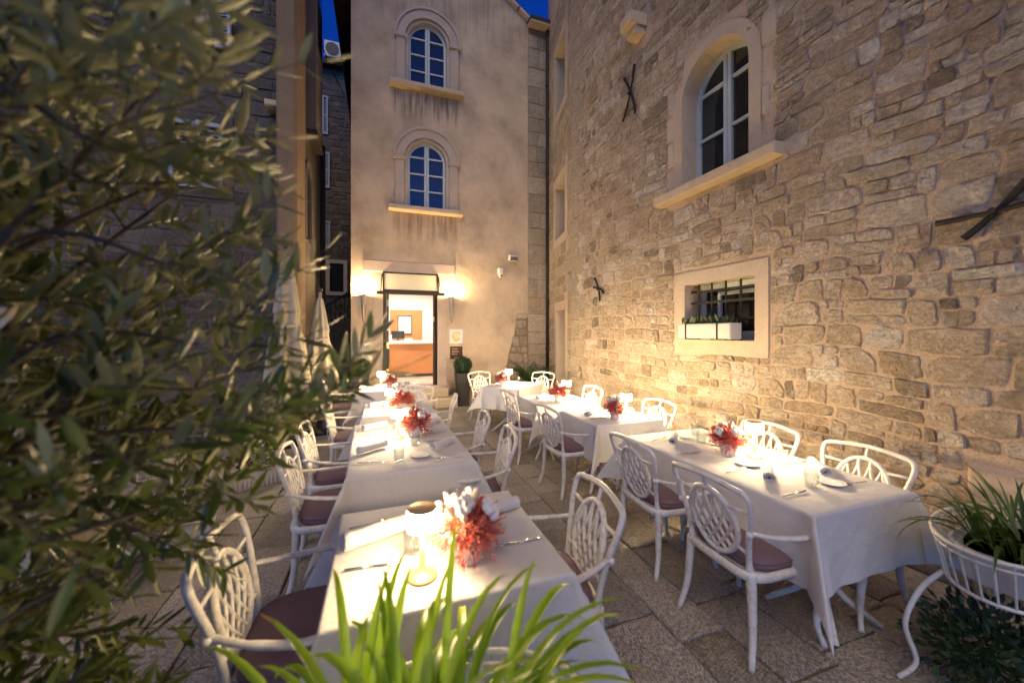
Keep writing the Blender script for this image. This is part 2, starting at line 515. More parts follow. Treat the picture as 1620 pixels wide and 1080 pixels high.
    def ball(s, c, r, seg=10, rings=7, sq=(1, 1, 1), rot=None, jit=0.0, rnd=random):
        vs = []
        for i in range(rings + 1):
            th = PI * i / rings
            for k in range(seg):
                g = 2 * PI * k / seg
                q = 1 + (rnd.uniform(-jit, jit) if jit and 0 < i < rings else 0)
                p = Vector((math.sin(th) * math.cos(g) * sq[0], math.sin(th) * math.sin(g) * sq[1], math.cos(th) * sq[2])) * r * q
                if rot is not None: p = rot @ p
                vs.append(Vector(c) + p)
        fs = []
        for i in range(rings):
            for k in range(seg):
                k2 = (k + 1) % seg
                fs.append((i * seg + k, (i + 1) * seg + k, (i + 1) * seg + k2, i * seg + k2))
        s.add(vs, fs)
        return s
    def mesh(s, name, mat, smooth=False):
        me = bpy.data.meshes.new(name)
        me.from_pydata(s.v, [], s.f)
        if mat is not None:
            me.materials.append(M[mat] if isinstance(mat, str) else mat)
        a = me.attributes.new('tone', 'FLOAT', 'FACE')
        a.data.foreach_set('value', s.tone)
        if smooth:
            me.polygons.foreach_set('use_smooth', [True] * len(me.polygons))
        me.update()
        return me
    def build(s, name, mat, parent=None, smooth=False):
        return obj(name, s.mesh(name, mat, smooth), parent)

def obj(name, data, parent=None, matrix=None):
    o = bpy.data.objects.new(name, data)
    col.objects.link(o)
    if parent is not None:
        o.parent = parent
    if matrix is not None:
        o.matrix_basis = matrix
    return o
def tag(o, label=None, cat=None, group=None, kind=None):
    if label: o['label'] = label
    if cat: o['category'] = cat
    if group: o['group'] = group
    if kind: o['kind'] = kind
    return o
def thing(name, label, cat, loc=(0, 0, 0), rz=0.0, group=None, matrix=None):
    o = bpy.data.objects.new(name, None)
    o.empty_display_size = 0.1
    col.objects.link(o)
    if matrix is not None:
        o.matrix_basis = matrix
    else:
        o.location = loc
        o.rotation_euler = (0, 0, rz)
    return tag(o, label, cat, group)
def copy_thing(src, label, loc, rz=0.0, group=None, scale=1.0):
    r = src.copy(); col.objects.link(r)
    r.location = loc; r.rotation_euler = (0, 0, rz); r.scale = (scale,) * 3
    r['label'] = label
    if group: r['group'] = group
    for ch in src.children:
        c = ch.copy(); col.objects.link(c); c.parent = r
        for g in ch.children:
            d = g.copy(); col.objects.link(d); d.parent = c
    return r
def frame3(o, u, v):
    u = Vector(u).normalized(); v = Vector(v).normalized(); w = u.cross(v)
    m = Matrix((u, v, w)).transposed().to_4x4()
    m.translation = Vector(o)
    return m
def smooth_obj(o, angle=40):
    me = o.data
    me.polygons.foreach_set('use_smooth', [True] * len(me.polygons))
    if hasattr(me, 'set_sharp_from_angle'):
        me.set_sharp_from_angle(angle=R(angle))
    return o
def project(p):
    """photograph pixel of a world point, used only to rank which pieces show largest"""
    a = R(YAW); s_, c_ = math.sin(a), math.cos(a)
    xc = p[0] * c_ - p[1] * s_; zc = p[0] * s_ + p[1] * c_
    if zc < 0.05: return None
    return (810 + 600 * xc / zc, 525 - 600 * (p[2] - CAM_H) / zc, zc)
def text_mesh(body, size, mat, depth=0.002, align='LEFT'):
    cu = bpy.data.curves.new('lettering', 'FONT')
    cu.body = body; cu.size = size; cu.extrude = depth; cu.align_x = align
    o = bpy.data.objects.new('lettering', cu); col.objects.link(o)
    bpy.context.view_layer.update()
    dg = bpy.context.evaluated_depsgraph_get()
    me = bpy.data.meshes.new_from_object(o.evaluated_get(dg))
    bpy.data.objects.remove(o, do_unlink=True)
    me.materials.clear(); me.materials.append(M[mat])
    return me

def wall_with_holes(mb, u0, u1, v0, v1, holes, thick):
    us = sorted({u0, u1, *[h[0] for h in holes], *[h[1] for h in holes]})
    vs = sorted({v0, v1, *[h[2] for h in holes], *[h[3] for h in holes]})
    us = [u for u in us if u0 <= u <= u1]; vs = [v for v in vs if v0 <= v <= v1]
    def solid(i, j):
        if i < 0 or j < 0 or i >= len(us) - 1 or j >= len(vs) - 1: return False
        cu_, cv_ = (us[i] + us[i + 1]) / 2, (vs[j] + vs[j + 1]) / 2
        return not any(h[0] < cu_ < h[1] and h[2] < cv_ < h[3] for h in holes)
    for i in range(len(us) - 1):
        for j in range(len(vs) - 1):
            if not solid(i, j): continue
            a, b, c, d = us[i], us[i + 1], vs[j], vs[j + 1]
            mb.add([(a, c, 0), (b, c, 0), (b, d, 0), (a, d, 0)], [(0, 1, 2, 3)])
            mb.add([(a, c, -thick), (b, c, -thick), (b, d, -thick), (a, d, -thick)], [(3, 2, 1, 0)])
            if not solid(i - 1, j): mb.add([(a, c, 0), (a, d, 0), (a, d, -thick), (a, c, -thick)], [(0, 1, 2, 3)])
            if not solid(i + 1, j): mb.add([(b, c, 0), (b, c, -thick), (b, d, -thick), (b, d, 0)], [(0, 1, 2, 3)])
            if not solid(i, j - 1): mb.add([(a, c, 0), (a, c, -thick), (b, c, -thick), (b, c, 0)], [(0, 1, 2, 3)])
            if not solid(i, j + 1): mb.add([(a, d, 0), (b, d, 0), (b, d, -thick), (a, d, -thick)], [(0, 1, 2, 3)])
    return mb
def arch_pts(uc, vs_, r, base, n=18):
    """outline from right foot over the arch to left foot"""
    pts = [(uc + r, base)]
    pts += [(uc + r * math.cos(PI * k / n), vs_ + r * math.sin(PI * k / n)) for k in range(n + 1)]
    pts.append((uc - r, base))
    return pts
def spandrel(mb, uc, vs_, r, thick, n=18):
    """fills the corners between a round arch and the square opening above its springing"""
    for k in range(n):
        a0, a1 = PI * k / n, PI * (k + 1) / n
        p0 = (uc + r * math.cos(a0), vs_ + r * math.sin(a0)); p1 = (uc + r * math.cos(a1), vs_ + r * math.sin(a1))
        t0, t1 = (p0[0], vs_ + r), (p1[0], vs_ + r)
        mb.add([(*p0, 0), (*t0, 0), (*t1, 0), (*p1, 0)], [(0, 1, 2, 3)])
        mb.add([(*p0, 0), (*p1, 0), (*p1, -thick), (*p0, -thick)], [(0, 1, 2, 3)])
def arched_window(parent, uc, base, spring, r, w, rows=4, bar=0.035, name='window'):
    """timber window: frame ring, mullion, glazing bars, and one pane per light"""
    win = MB().ring(arch_pts(uc, spring, r, base), arch_pts(uc, spring, r - 0.055, base), w - 0.03, w + 0.03, closed=False).build(name, 'window_paint', parent)
    MB().box((uc, base + 0.03, w), (2 * r - 0.12, 0.06, 0.07)).build('bottom_rail', 'window_paint', win)
    ri = r - 0.055
    top = spring + ri
    mb = MB()
    mb.box((uc - 0.028, (base + top) / 2 + 0.02, w + 0.006), (0.05, top - base - 0.05, 0.06), bevel=0.006)
    mb.box((uc + 0.028, (base + top) / 2 + 0.02, w + 0.006), (0.05, top - base - 0.05, 0.06), bevel=0.006)
    mb.build('mullion', 'window_paint', win)
    b0 = base + 0.06
    hs = (spring + ri * 0.25 - b0) / (rows - 1)
    for k in range(1, rows):
        z = b0 + hs * k
        half = ri if z <= spring else math.sqrt(max(0.01, ri * ri - (z - spring) ** 2))
        for sgn in (-1, 1):
            MB().box((uc + sgn * (half + 0.053) / 2, z, w), (half - 0.053, bar, 0.045)).build('glazing_bar', 'window_paint', win)
    for sgn in (-1, 1):
        for k in range(rows):
            z0 = b0 + hs * k + (bar / 2 if k else 0)
            z1 = b0 + hs * (k + 1) - bar / 2
            if k < rows - 1:
                poly = [(uc + sgn * 0.05, z0), (uc + sgn * (ri + 0.01), z0), (uc + sgn * (ri + 0.01), z1), (uc + sgn * 0.05, z1)]
                if z1 > spring:
                    poly[2] = (uc + sgn * math.sqrt(max(0.0, ri * ri - (z1 - spring) ** 2)), z1)
            else:
                a0 = math.asin(max(0, min(1, (z0 - spring) / ri)))
                arc = [(uc + sgn * ri * math.cos(a0 + (PI / 2 - a0 - 0.13) * q / 8), spring + ri * math.sin(a0 + (PI / 2 - a0 - 0.13) * q / 8)) for q in range(9)]
                poly = [(uc + sgn * 0.05, z0)] + arc + [(uc + sgn * 0.05, arc[-1][1])]
            if sgn < 0: poly = poly[::-1]
            tw = random.uniform(-0.002, 0.002)
            MB().prism(poly, w - 0.012 + tw, w - 0.006 + tw).build('pane', 'dark_pane', win)
    return win

def stone_piece(u0, u1, v0, v1, depth, rnd, n=20, rough=1.0, wavy=None):
    """one rubble stone: rounded irregular outline, lumpy face; returned as an MB in wall (u,v,w)"""
    mb = MB()
    cu_, cv_ = (u0 + u1) / 2, (v0 + v1) / 2
    hu, hv = (u1 - u0) / 2, (v1 - v0) / 2
    skew = rnd.uniform(-0.16, 0.16) * rough
    taper = rnd.uniform(-0.10, 0.10) * rough
    chip = [rnd.uniform(0.0, 0.20) * rough * (1 if rnd.random() < 0.7 else 2.0) for _ in range(4)]
    out = []
    per = n // 4
    corners = [(-1, -1), (1, -1), (1, 1), (-1, 1)]
    m_ = min(hu, hv)
    for i in range(4):
        p, q = corners[i], corners[(i + 1) % 4]
        for k in range(per):
            f = k / per
            x = (p[0] + (q[0] - p[0]) * f) * hu; y = (p[1] + (q[1] - p[1]) * f) * hv
            # pull the points next to a corner inwards
            for c_, ch in zip(corners, chip):
                dx, dy = c_[0] * hu - x, c_[1] * hv - y
                dist = abs(dx) + abs(dy)
                lim = m_ * 1.1
                if dist < lim:
                    x -= c_[0] * ch * m_ * (1 - dist / lim); y -= c_[1] * ch * m_ * (1 - dist / lim)
            x += rnd.uniform(-0.09, 0.05) * m_ * rough * (1 if x > 0 else -1)
            y += rnd.uniform(-0.12, 0.06) * m_ * rough * (1 if y > 0 else -1)
            x += skew * y
            y *= 1 + taper * x / hu
            y += (wavy(cu_ + x) if wavy else 0)
            out.append((cu_ + x, cv_ + y))
    mu, mv = cu_, cv_ + (wavy(cu_) if wavy else 0)
    tilt_u, tilt_v = rnd.uniform(-0.3, 0.3) * depth, rnd.uniform(-0.3, 0.45) * depth
    seed = Vector((rnd.uniform(0, 90), rnd.uniform(0, 90), rnd.uniform(0, 90)))
    def rock(a_, b_):
        p = Vector((a_, b_, 0))
        return 0.55 * noise.noise(p * 11 + seed) + 0.45 * noise.noise(p * 27 + seed) + 0.30 * noise.noise(p * 60 + seed)
    amp = (depth * 0.9 + 0.004) * rough
    vs = []
    rings = ((1.0, -0.012, 0), (0.99, depth * 0.45, 0.5), (0.93, depth * 0.95, 0.9), (0.72, depth, 1), (0.46, depth, 1), (0.22, depth, 1))
    for sc, w, jit in rings:
        for p in out:
            du, dv = (p[0] - mu) * sc, (p[1] - mv) * sc
            ww = w + (jit * amp * rock(mu + du, mv + dv) + tilt_u * du / hu + tilt_v * dv / hv if jit else 0)
            vs.append((mu + du, mv + dv, ww))
    vs.append((mu, mv, depth + amp * rock(mu, mv)))
    fs = []
    nr = len(rings)
    for r in range(nr - 1):
        for k in range(n):
            k2 = (k + 1) % n
            fs.append((r * n + k, r * n + k2, (r + 1) * n + k2, (r + 1) * n + k))
    for k in range(n):
        fs.append(((nr - 1) * n + k, (nr - 1) * n + (k + 1) % n, nr * n))
    mb.cur = rnd.random()
    mb.add(vs, fs)
    return mb
def course_layout(u0, u1, v0, v1, hr, wr, gap, holes, rnd, limit=None, split=0.25):
    """staggered courses of stones; stones are clipped back from the openings"""
    out = []
    v = v0
    while v < v1 - 0.04:
        h = rnd.uniform(*hr)
        if v + h > v1: h = v1 - v
        u = u0 - rnd.uniform(0, 0.2)
        while u < u1:
            w = rnd.uniform(*wr) * (1.0 if rnd.random() < 0.75 else 0.5)
            a, b = max(u, u0), min(u + w, u1)
            u += w
            cells = [(a, b, v, v + h)]
            if h > hr[0] * 1.25 and w > wr[0] * 1.3 and rnd.random() < split:
                m = v + h * rnd.uniform(0.38, 0.62)
                mu = a + (b - a) * rnd.uniform(0.35, 0.65)
                cells = [(a, b, v, m), (a, mu, m, v + h), (mu, b, m, v + h)] if rnd.random() < 0.5 else [(a, mu, v, m), (mu, b, v, m), (a, b, m, v + h)]
            for c in cells:
                c = list(c)
                ok = True
                for hl in holes:
                    if c[0] < hl[1] and c[1] > hl[0] and c[2] < hl[3] and c[3] > hl[2]:
                        opts = []
                        if hl[0] - c[0] > 0.05: opts.append((hl[0] - c[0], [c[0], hl[0], c[2], c[3]]))
                        if c[1] - hl[1] > 0.05: opts.append((c[1] - hl[1], [hl[1], c[1], c[2], c[3]]))
                        if hl[2] - c[2] > 0.05: opts.append((hl[2] - c[2], [c[0], c[1], c[2], hl[2]]))
                        if c[3] - hl[3] > 0.05: opts.append((c[3] - hl[3], [c[0], c[1], hl[3], c[3]]))
                        if not opts: ok = False; break
                        c = max(opts)[1]
                if not ok or c[1] - c[0] < 0.045 or c[3] - c[2] < 0.035: continue
                if limit and not limit(c): continue
                out.append((c[0] + gap * rnd.uniform(0.2, 0.9), c[1] - gap * rnd.uniform(0.2, 0.9), c[2] + gap * rnd.uniform(0.2, 0.8), c[3] - gap * rnd.uniform(0.2, 0.8)))
        v += h
    return [c for c in out if c[1] - c[0] > 0.03 and c[3] - c[2] > 0.025]
def lay_stones(parent, frame, cells, mat, depth, rnd, keep=300, name='stone', rough=1.0, wavy=None, n=20):
    """the stones that show largest become objects, the rest one joined part"""
    items = []
    for c in cells:
        p = project(frame @ Vector(((c[0] + c[1]) / 2, (c[2] + c[3]) / 2, 0)))
        vis = 0
        if p and -60 < p[0] < 1680 and -60 < p[1] < 1140:
            vis = (c[1] - c[0]) * (c[3] - c[2]) / p[2] ** 2
        items.append((vis, c))
    items.sort(key=lambda q: -q[0])
    rest = MB(); have = False
    for k, (vis, c) in enumerate(items):
        mb = stone_piece(*c, depth * rnd.uniform(0.6, 1.35), rnd, n=n, rough=rough, wavy=wavy)
        if k < keep and vis > 0:
            o = mb.build(name, mat, parent, smooth=False)
            smooth_obj(o, 14)
        else:
            have = True
            rest.cur = mb.cur; rest.add(mb.v, mb.f)
    if have:
        o = rest.build('small_stones', mat, parent)
        smooth_obj(o, 14)
        tag(o, kind='stuff')

rng = random.Random(7)
# ------------------------------------------------------------------ ground and pavement
g = MB(); g.add([(-40, -30, -0.03), (40, -30, -0.03), (40, 60, -0.03), (-40, 60, -0.03)], [(0, 1, 2, 3)])
ground = g.build('ground', 'joint_dirt'); tag(ground, kind='structure')
pavement = bpy.data.objects.new('pavement', None); col.objects.link(pavement); tag(pavement, kind='structure')
def lay_pavement():
    cells = []
    x = -7.4
    while x < 3.46:
        w = rng.uniform(0.27, 0.44)
        x1 = min(x + w, 3.56)
        y = -1.2 + rng.uniform(-0.3, 0.3)
        while y < 8.75:
            l = rng.uniform(0.30, 0.66)
            cells.append((x, x1, y, min(y + l, 8.79)))
            y += l
        x = x1
    # the narrow lane behind, between the two buildings
    x = -1.27
    while x < -0.63:
        y = 8.8
        while y < 17:
            l = rng.uniform(0.4, 0.7); cells.append((x, min(x + 0.32, -0.6), y, y + l)); y += l
        x += 0.32
    rank = []
    for c in cells:
        p = project(((c[0] + c[1]) / 2, (c[2] + c[3]) / 2, 0))
        vis = 0
        if p and -80 < p[0] < 1700 and 525 < p[1] < 1180: vis = (c[1] - c[0]) * (c[3] - c[2]) / p[2] ** 3
        rank.append((vis, c))
    rank.sort(key=lambda q: -q[0])
    rest = MB()
    for k, (vis, c) in enumerate(rank):
        a, b, y0, y1 = c
        gp = 0.0055
        zt = rng.uniform(-0.004, 0.004)
        tx, ty = rng.uniform(-0.006, 0.006), rng.uniform(-0.006, 0.006)
        n = 4
        # outline with slightly worn, irregular edges
        out = []
        corners = [(a + gp, y0 + gp), (b - gp, y0 + gp), (b - gp, y1 - gp), (a + gp, y1 - gp)]
        for i in range(4):
            p, q = corners[i], corners[(i + 1) % 4]
            for s_ in range(n):
                f = s_ / n
                jx, jy = rng.uniform(-0.006, 0.006), rng.uniform(-0.006, 0.006)
                out.append((p[0] + (q[0] - p[0]) * f + jx, p[1] + (q[1] - p[1]) * f + jy))
        mx, my = (a + b) / 2, (y0 + y1) / 2
        N = len(out); vs = []
        for sc, z in ((1.0, -0.028), (1.0, -0.007), (0.965, 0.0), (0.55, 0.001)):
            for px, py in out:
                dx, dy = (px - mx) * sc, (py - my) * sc
                vs.append((mx + dx, my + dy, z + (zt + tx * dx + ty * dy if z > -0.02 else 0) + (rng.uniform(-0.0012, 0.0012) if z > -0.02 else 0)))
        vs.append((mx, my, zt + 0.001))
        fs = []
        for r_ in range(3):
            for i in range(N):
                j = (i + 1) % N
                fs.append((r_ * N + i, r_ * N + j, (r_ + 1) * N + j, (r_ + 1) * N + i))
        for i in range(N): fs.append((3 * N + i, 3 * N + (i + 1) % N, 4 * N))
        if k < 300 and vis > 0:
            mb = MB(); mb.cur = rng.random(); mb.add(vs, fs)
            smooth_obj(mb.build('paving_slab', 'paving_stone', pavement), 35)
        else:
            rest.cur = rng.random(); rest.add(vs, fs)
    tag(smooth_obj(rest.build('far_slabs', 'paving_stone', pavement), 35), kind='stuff')
lay_pavement()

# ------------------------------------------------------------------ right: rubble stone building
WA = frame3((3.55, 0, 0), (0, -1, 0), (0, 0, 1))
YA = 6.6
stone_house = thing('stone_house', 'tall rubble stone house with arched window along the right side of the courtyard', 'building', matrix=WA)
AW = dict(uc=-3.29, r=0.45, base=3.40, spring=4.45)
SW = (-3.69, -2.77, 1.56, 2.22)
SURR = (-3.86, -2.63, 1.40, 2.37)
def build_stone_house():
    rnd = random.Random(11)
    wall = MB()
    ro = 0.58
    holes = [(AW['uc'] - ro, AW['uc'] + ro, AW['base'], AW['spring'] + ro), SURR]
    wall_with_holes(wall, -YA, 4.0, -0.05, 10.5, holes, 0.6)
    spandrel(wall, AW['uc'], AW['spring'], ro, 0.1)
    w = wall.build('wall', 'sand_mortar', stone_house)
    # return wall to the angled wing
    # arched surround
    MB().ring(arch_pts(AW['uc'], AW['spring'], ro, AW['base'], 22), arch_pts(AW['uc'], AW['spring'], AW['r'], AW['base'], 22), -0.34, 0.012, closed=False).build('window_surround', 'dressed_stone', stone_house)
    for k in range(4):
        for sgn in (-1, 1):
            if rnd.random() < 0.75:
                ww = rnd.uniform(0.06, 0.2)
                z0 = AW['base'] + 0.02 + k * 0.34
                MB().box((AW['uc'] + sgn * (ro + ww / 2 - 0.004), z0 + 0.15, -0.02), (ww, 0.3, 0.07), bevel=0.02).build('quoin', 'dressed_stone', stone_house)
    sill = MB().box((-3.285, 3.345, 0.0), (1.62, 0.115, 0.30), bevel=0.012).build('window_sill', 'sill_stone', stone_house)
    arched_window(stone_house, AW['uc'], AW['base'], AW['spring'], AW['r'] - 0.001, -0.25, rows=3)
    MB().box((AW['uc'], 4.1, -0.5), (1.3, 1.9, 0.02)).build('blind', 'grey_plaster', stone_house)
    # small barred window
    fr = MB().ring([(SURR[1], SURR[2]), (SURR[1], SURR[3]), (SURR[0], SURR[3]), (SURR[0], SURR[2])],
                   [(SW[1], SW[2]), (SW[1], SW[3]), (SW[0], SW[3]), (SW[0], SW[2])], -0.34, 0.016)
    fr.build('barred_window_surround', 'dressed_stone', stone_house)
    win = MB().ring([(SW[1], SW[2]), (SW[1], SW[3]), (SW[0], SW[3]), (SW[0], SW[2])],
                    [(SW[1] - 0.06, SW[2] + 0.06), (SW[1] - 0.06, SW[3] - 0.06), (SW[0] + 0.06, SW[3] - 0.06), (SW[0] + 0.06, SW[2] + 0.06)], -0.30, -0.25).build('window', 'window_paint', stone_house)
    MB().box(((SW[0] + SW[1]) / 2, (SW[2] + SW[3]) / 2, -0.28), (0.84, 0.58, 0.006)).build('pane', 'dark_pane', win)
    sash = MB().ring([(-2.83, 1.62), (-2.83, 2.12), (-3.42, 2.12), (-3.42, 1.62)], [(-2.87, 1.66), (-2.87, 2.08), (-3.38, 2.08), (-3.38, 1.66)], -0.25, -0.22).build('tilted_sash', 'window_paint', win)
    grille = MB()
    for k in range(5):
        u = SW[0] + 0.12 + k * 0.187
        MB().tube([(u, SW[2] - 0.01, -0.09), (u, SW[3] + 0.01, -0.09)], 0.0115, 6).build('window_bar', 'iron', stone_house)
    for z in (1.80, 1.995, 2.13):
        MB().box(((SW[0] + SW[1]) / 2, z, -0.09), (0.93, 0.026, 0.010)).build('cross_bar', 'iron', stone_house)
    # loose stones of the wall
    def limit(c):
        return c[2] < 1.65 + 0.875 * max(1.6, -c[0] * 1.03 + 1.4) + 1.2 and c[1] < -0.15
    hl = [(AW['uc'] - ro - 0.12, AW['uc'] + ro + 0.12, AW['base'] - 0.13, AW['spring'] + 0.25), (AW['uc'] - ro * 0.72, AW['uc'] + ro * 0.72, AW['spring'] + 0.2, AW['spring'] + ro + 0.02),
          (-4.11, -2.46, 3.28, 3.42), (SURR[0] - 0.01, SURR[1] + 0.01, SURR[2] - 0.01, SURR[3] + 0.01), (-1.35, -0.55, 0.5, 0.86), (-4.72, -4.32, 5.75, 6.2)]
    cells = course_layout(-YA, -0.05, 0.0, 9.3, (0.10, 0.21), (0.12, 0.42), 0.008, hl, rnd, limit, split=0.40)
    wavy = lambda u: 0.018 * math.sin(u * 2.1 + 0.4) + 0.01 * math.sin(u * 5.3)
    lay_stones(w, WA, cells, 'rubble_stone', 0.013, rnd, 300, 'stone', wavy=wavy)
    # long pale block low on the wall and the corner quoins
    MB().box((-0.93, 0.68, 0.0), (0.78, 0.29, 0.06), bevel=0.02).build('pale_block', 'dressed_stone', w)
    z = 0.0; k = 0
    while z < 9.5:
        h = rnd.uniform(0.28, 0.42); l = (0.30, 0.48)[k % 2]
        MB().box((-YA + l / 2 - 0.008, z + h / 2, -0.02), (l, h - 0.016, 0.085), bevel=0.014).build('corner_stone', 'ashlar_stone', w)
        z += h; k += 1
    # stone corbel
    cb = MB(); cb.box((-4.52, 6.02, 0.14), (0.26, 0.16, 0.30), bevel=0.02); cb.box((-4.52, 5.90, 0.09), (0.2, 0.12, 0.2), bevel=0.02)
    cb.build('corbel', 'sill_stone', stone_house)
build_stone_house()
def iron_anchor(label, y, z, a1, a2, l1, l2, bend=0.0):
    t = thing('wall_anchor', label, 'anchor', matrix=WA @ Matrix.Translation((-y, z, 0.03)), group='iron wall anchors')
    for ang, l in ((a1, l1), (a2, l2)):
        d = Vector((math.cos(ang), math.sin(ang), 0)); nrm = Vector((-d.y, d.x, 0))
        path = [d * (l * q) + nrm * (bend * (q * q * 4 - 0.3)) + Vector((0, 0, 0.012 * (1 if ang == a1 else -0.6) + 0.02 * abs(q))) for q in (-0.5, -0.3, -0.1, 0.1, 0.3, 0.5)]
        MB().tube(path, [0.022, 0.02, 0.017, 0.017, 0.02, 0.024], 6, flat=0.7).build('bar', 'iron', t)
    MB().tube([(0, 0, -0.05), (0, 0, 0.045)], 0.02, 8).build('bolt', 'iron', t)
iron_anchor('crossed black iron wall anchor high beside the arched window', 4.73, 5.18, R(68), R(112), 0.74, 0.72, 0.03)
iron_anchor('bent black iron cross anchor low on the wall left of the barred window', 5.59, 2.38, R(112), R(158), 0.44, 0.34, 0.03)
iron_anchor('long rusted black iron anchor at the right edge above the planter', 1.20, 2.38, R(4), R(48), 0.50, 0.38, 0.01)

# flower box on the barred window
fb = thing('window_box', 'white stone flower box with succulents on the barred window ledge', 'flower box', matrix=WA @ Matrix.Translation((-3.31, 1.575, 0.0)))
MB().box((0, 0.085, 0.05), (0.72, 0.17, 0.17), bevel=0.01).build('trough', 'planter_white', fb)
for u in (-0.24, 0.2):
    MB().box((u, 0.085, 0.051), (0.022, 0.176, 0.176)).build('strap', 'iron', fb)
mb = MB()
for k in range(130):
    c = Vector((rng.uniform(-0.33, 0.33), 0.172, rng.uniform(0.0, 0.1))); mb.cur = rng.random()
    h = rng.uniform(0.03, 0.11); d = Vector((rng.uniform(-0.05, 0.05), h, rng.uniform(-0.03, 0.05))); s_ = d.cross(Vector((rng.random(), 0, 1))).normalized() * 0.008
    mb.add([c - s_, c + s_, c + d * 0.6 + s_ * 1.4, c + d, c + d * 0.6 - s_ * 1.4], [(0, 1, 2, 3, 4)])
tag(mb.build('succulents', 'bush_leaf', fb), kind='stuff')

# angled wing of the stone house, between the corner and the plastered house
pB0, pB1 = Vector((4.06, 8.8, 0)), Vector((3.56, YA, 0))
uB = (pB1 - pB0).normalized()
WB = frame3(pB0, uB, (0, 0, 1))
LB = (pB1 - pB0).length
wing = thing('stone_wing', 'narrow angled stone wing with a doorway and two windows in the far right corner', 'building', matrix=WB)
def build_wing():
    rnd = random.Random(5)
    wins = [(0.85, 1.75, 3.75, 4.95), (0.85, 1.75, 6.6, 8.0)]
    door = (0.95, 1.75, 0.0, 2.12)
    sur = [(h[0] - 0.18, h[1] + 0.18, h[2] - 0.18 if h[2] > 0 else 0, h[3] + 0.2) for h in wins + [door]]
    w = wall_with_holes(MB(), 0, LB - 0.01, -0.05, 10.5, sur, 0.5).build('wall', 'sand_mortar', wing)
    for k, (h, s_) in enumerate(zip(wins + [door], sur)):
        MB().ring([(s_[1], s_[2]), (s_[1], s_[3]), (s_[0], s_[3]), (s_[0], s_[2])], [(h[1], h[2]), (h[1], h[3]), (h[0], h[3]), (h[0], h[2])], -0.32, 0.02).build('door_surround' if k == 2 else 'window_surround', 'dressed_stone', wing)
        if k < 2:
            f = MB().ring([(h[1], h[2]), (h[1], h[3]), (h[0], h[3]), (h[0], h[2])], [(h[1] - 0.05, h[2] + 0.05), (h[1] - 0.05, h[3] - 0.05), (h[0] + 0.05, h[3] - 0.05), (h[0] + 0.05, h[2] + 0.05)], -0.26, -0.21).build('window', 'window_paint', wing)
            MB().box(((h[0] + h[1]) / 2, (h[2] + h[3]) / 2, -0.24), (h[1] - h[0] - 0.08, h[3] - h[2] - 0.08, 0.006)).build('pane', 'dark_pane', f)
        else:
            MB().box(((h[0] + h[1]) / 2, 1.04, -0.24), (h[1] - h[0], 2.08, 0.05)).build('door', 'dark_wood', wing)
    cells = course_layout(0.0, LB - 0.04, 0.0, 9.0, (0.17, 0.32), (0.25, 0.6), 0.016, [(s_[0], s_[1], s_[2], s_[3]) for s_ in sur], rnd, split=0.1)
    lay_stones(w, WB, cells, 'ashlar_stone', 0.012, rnd, 120, 'stone', rough=0.5)
build_wing()

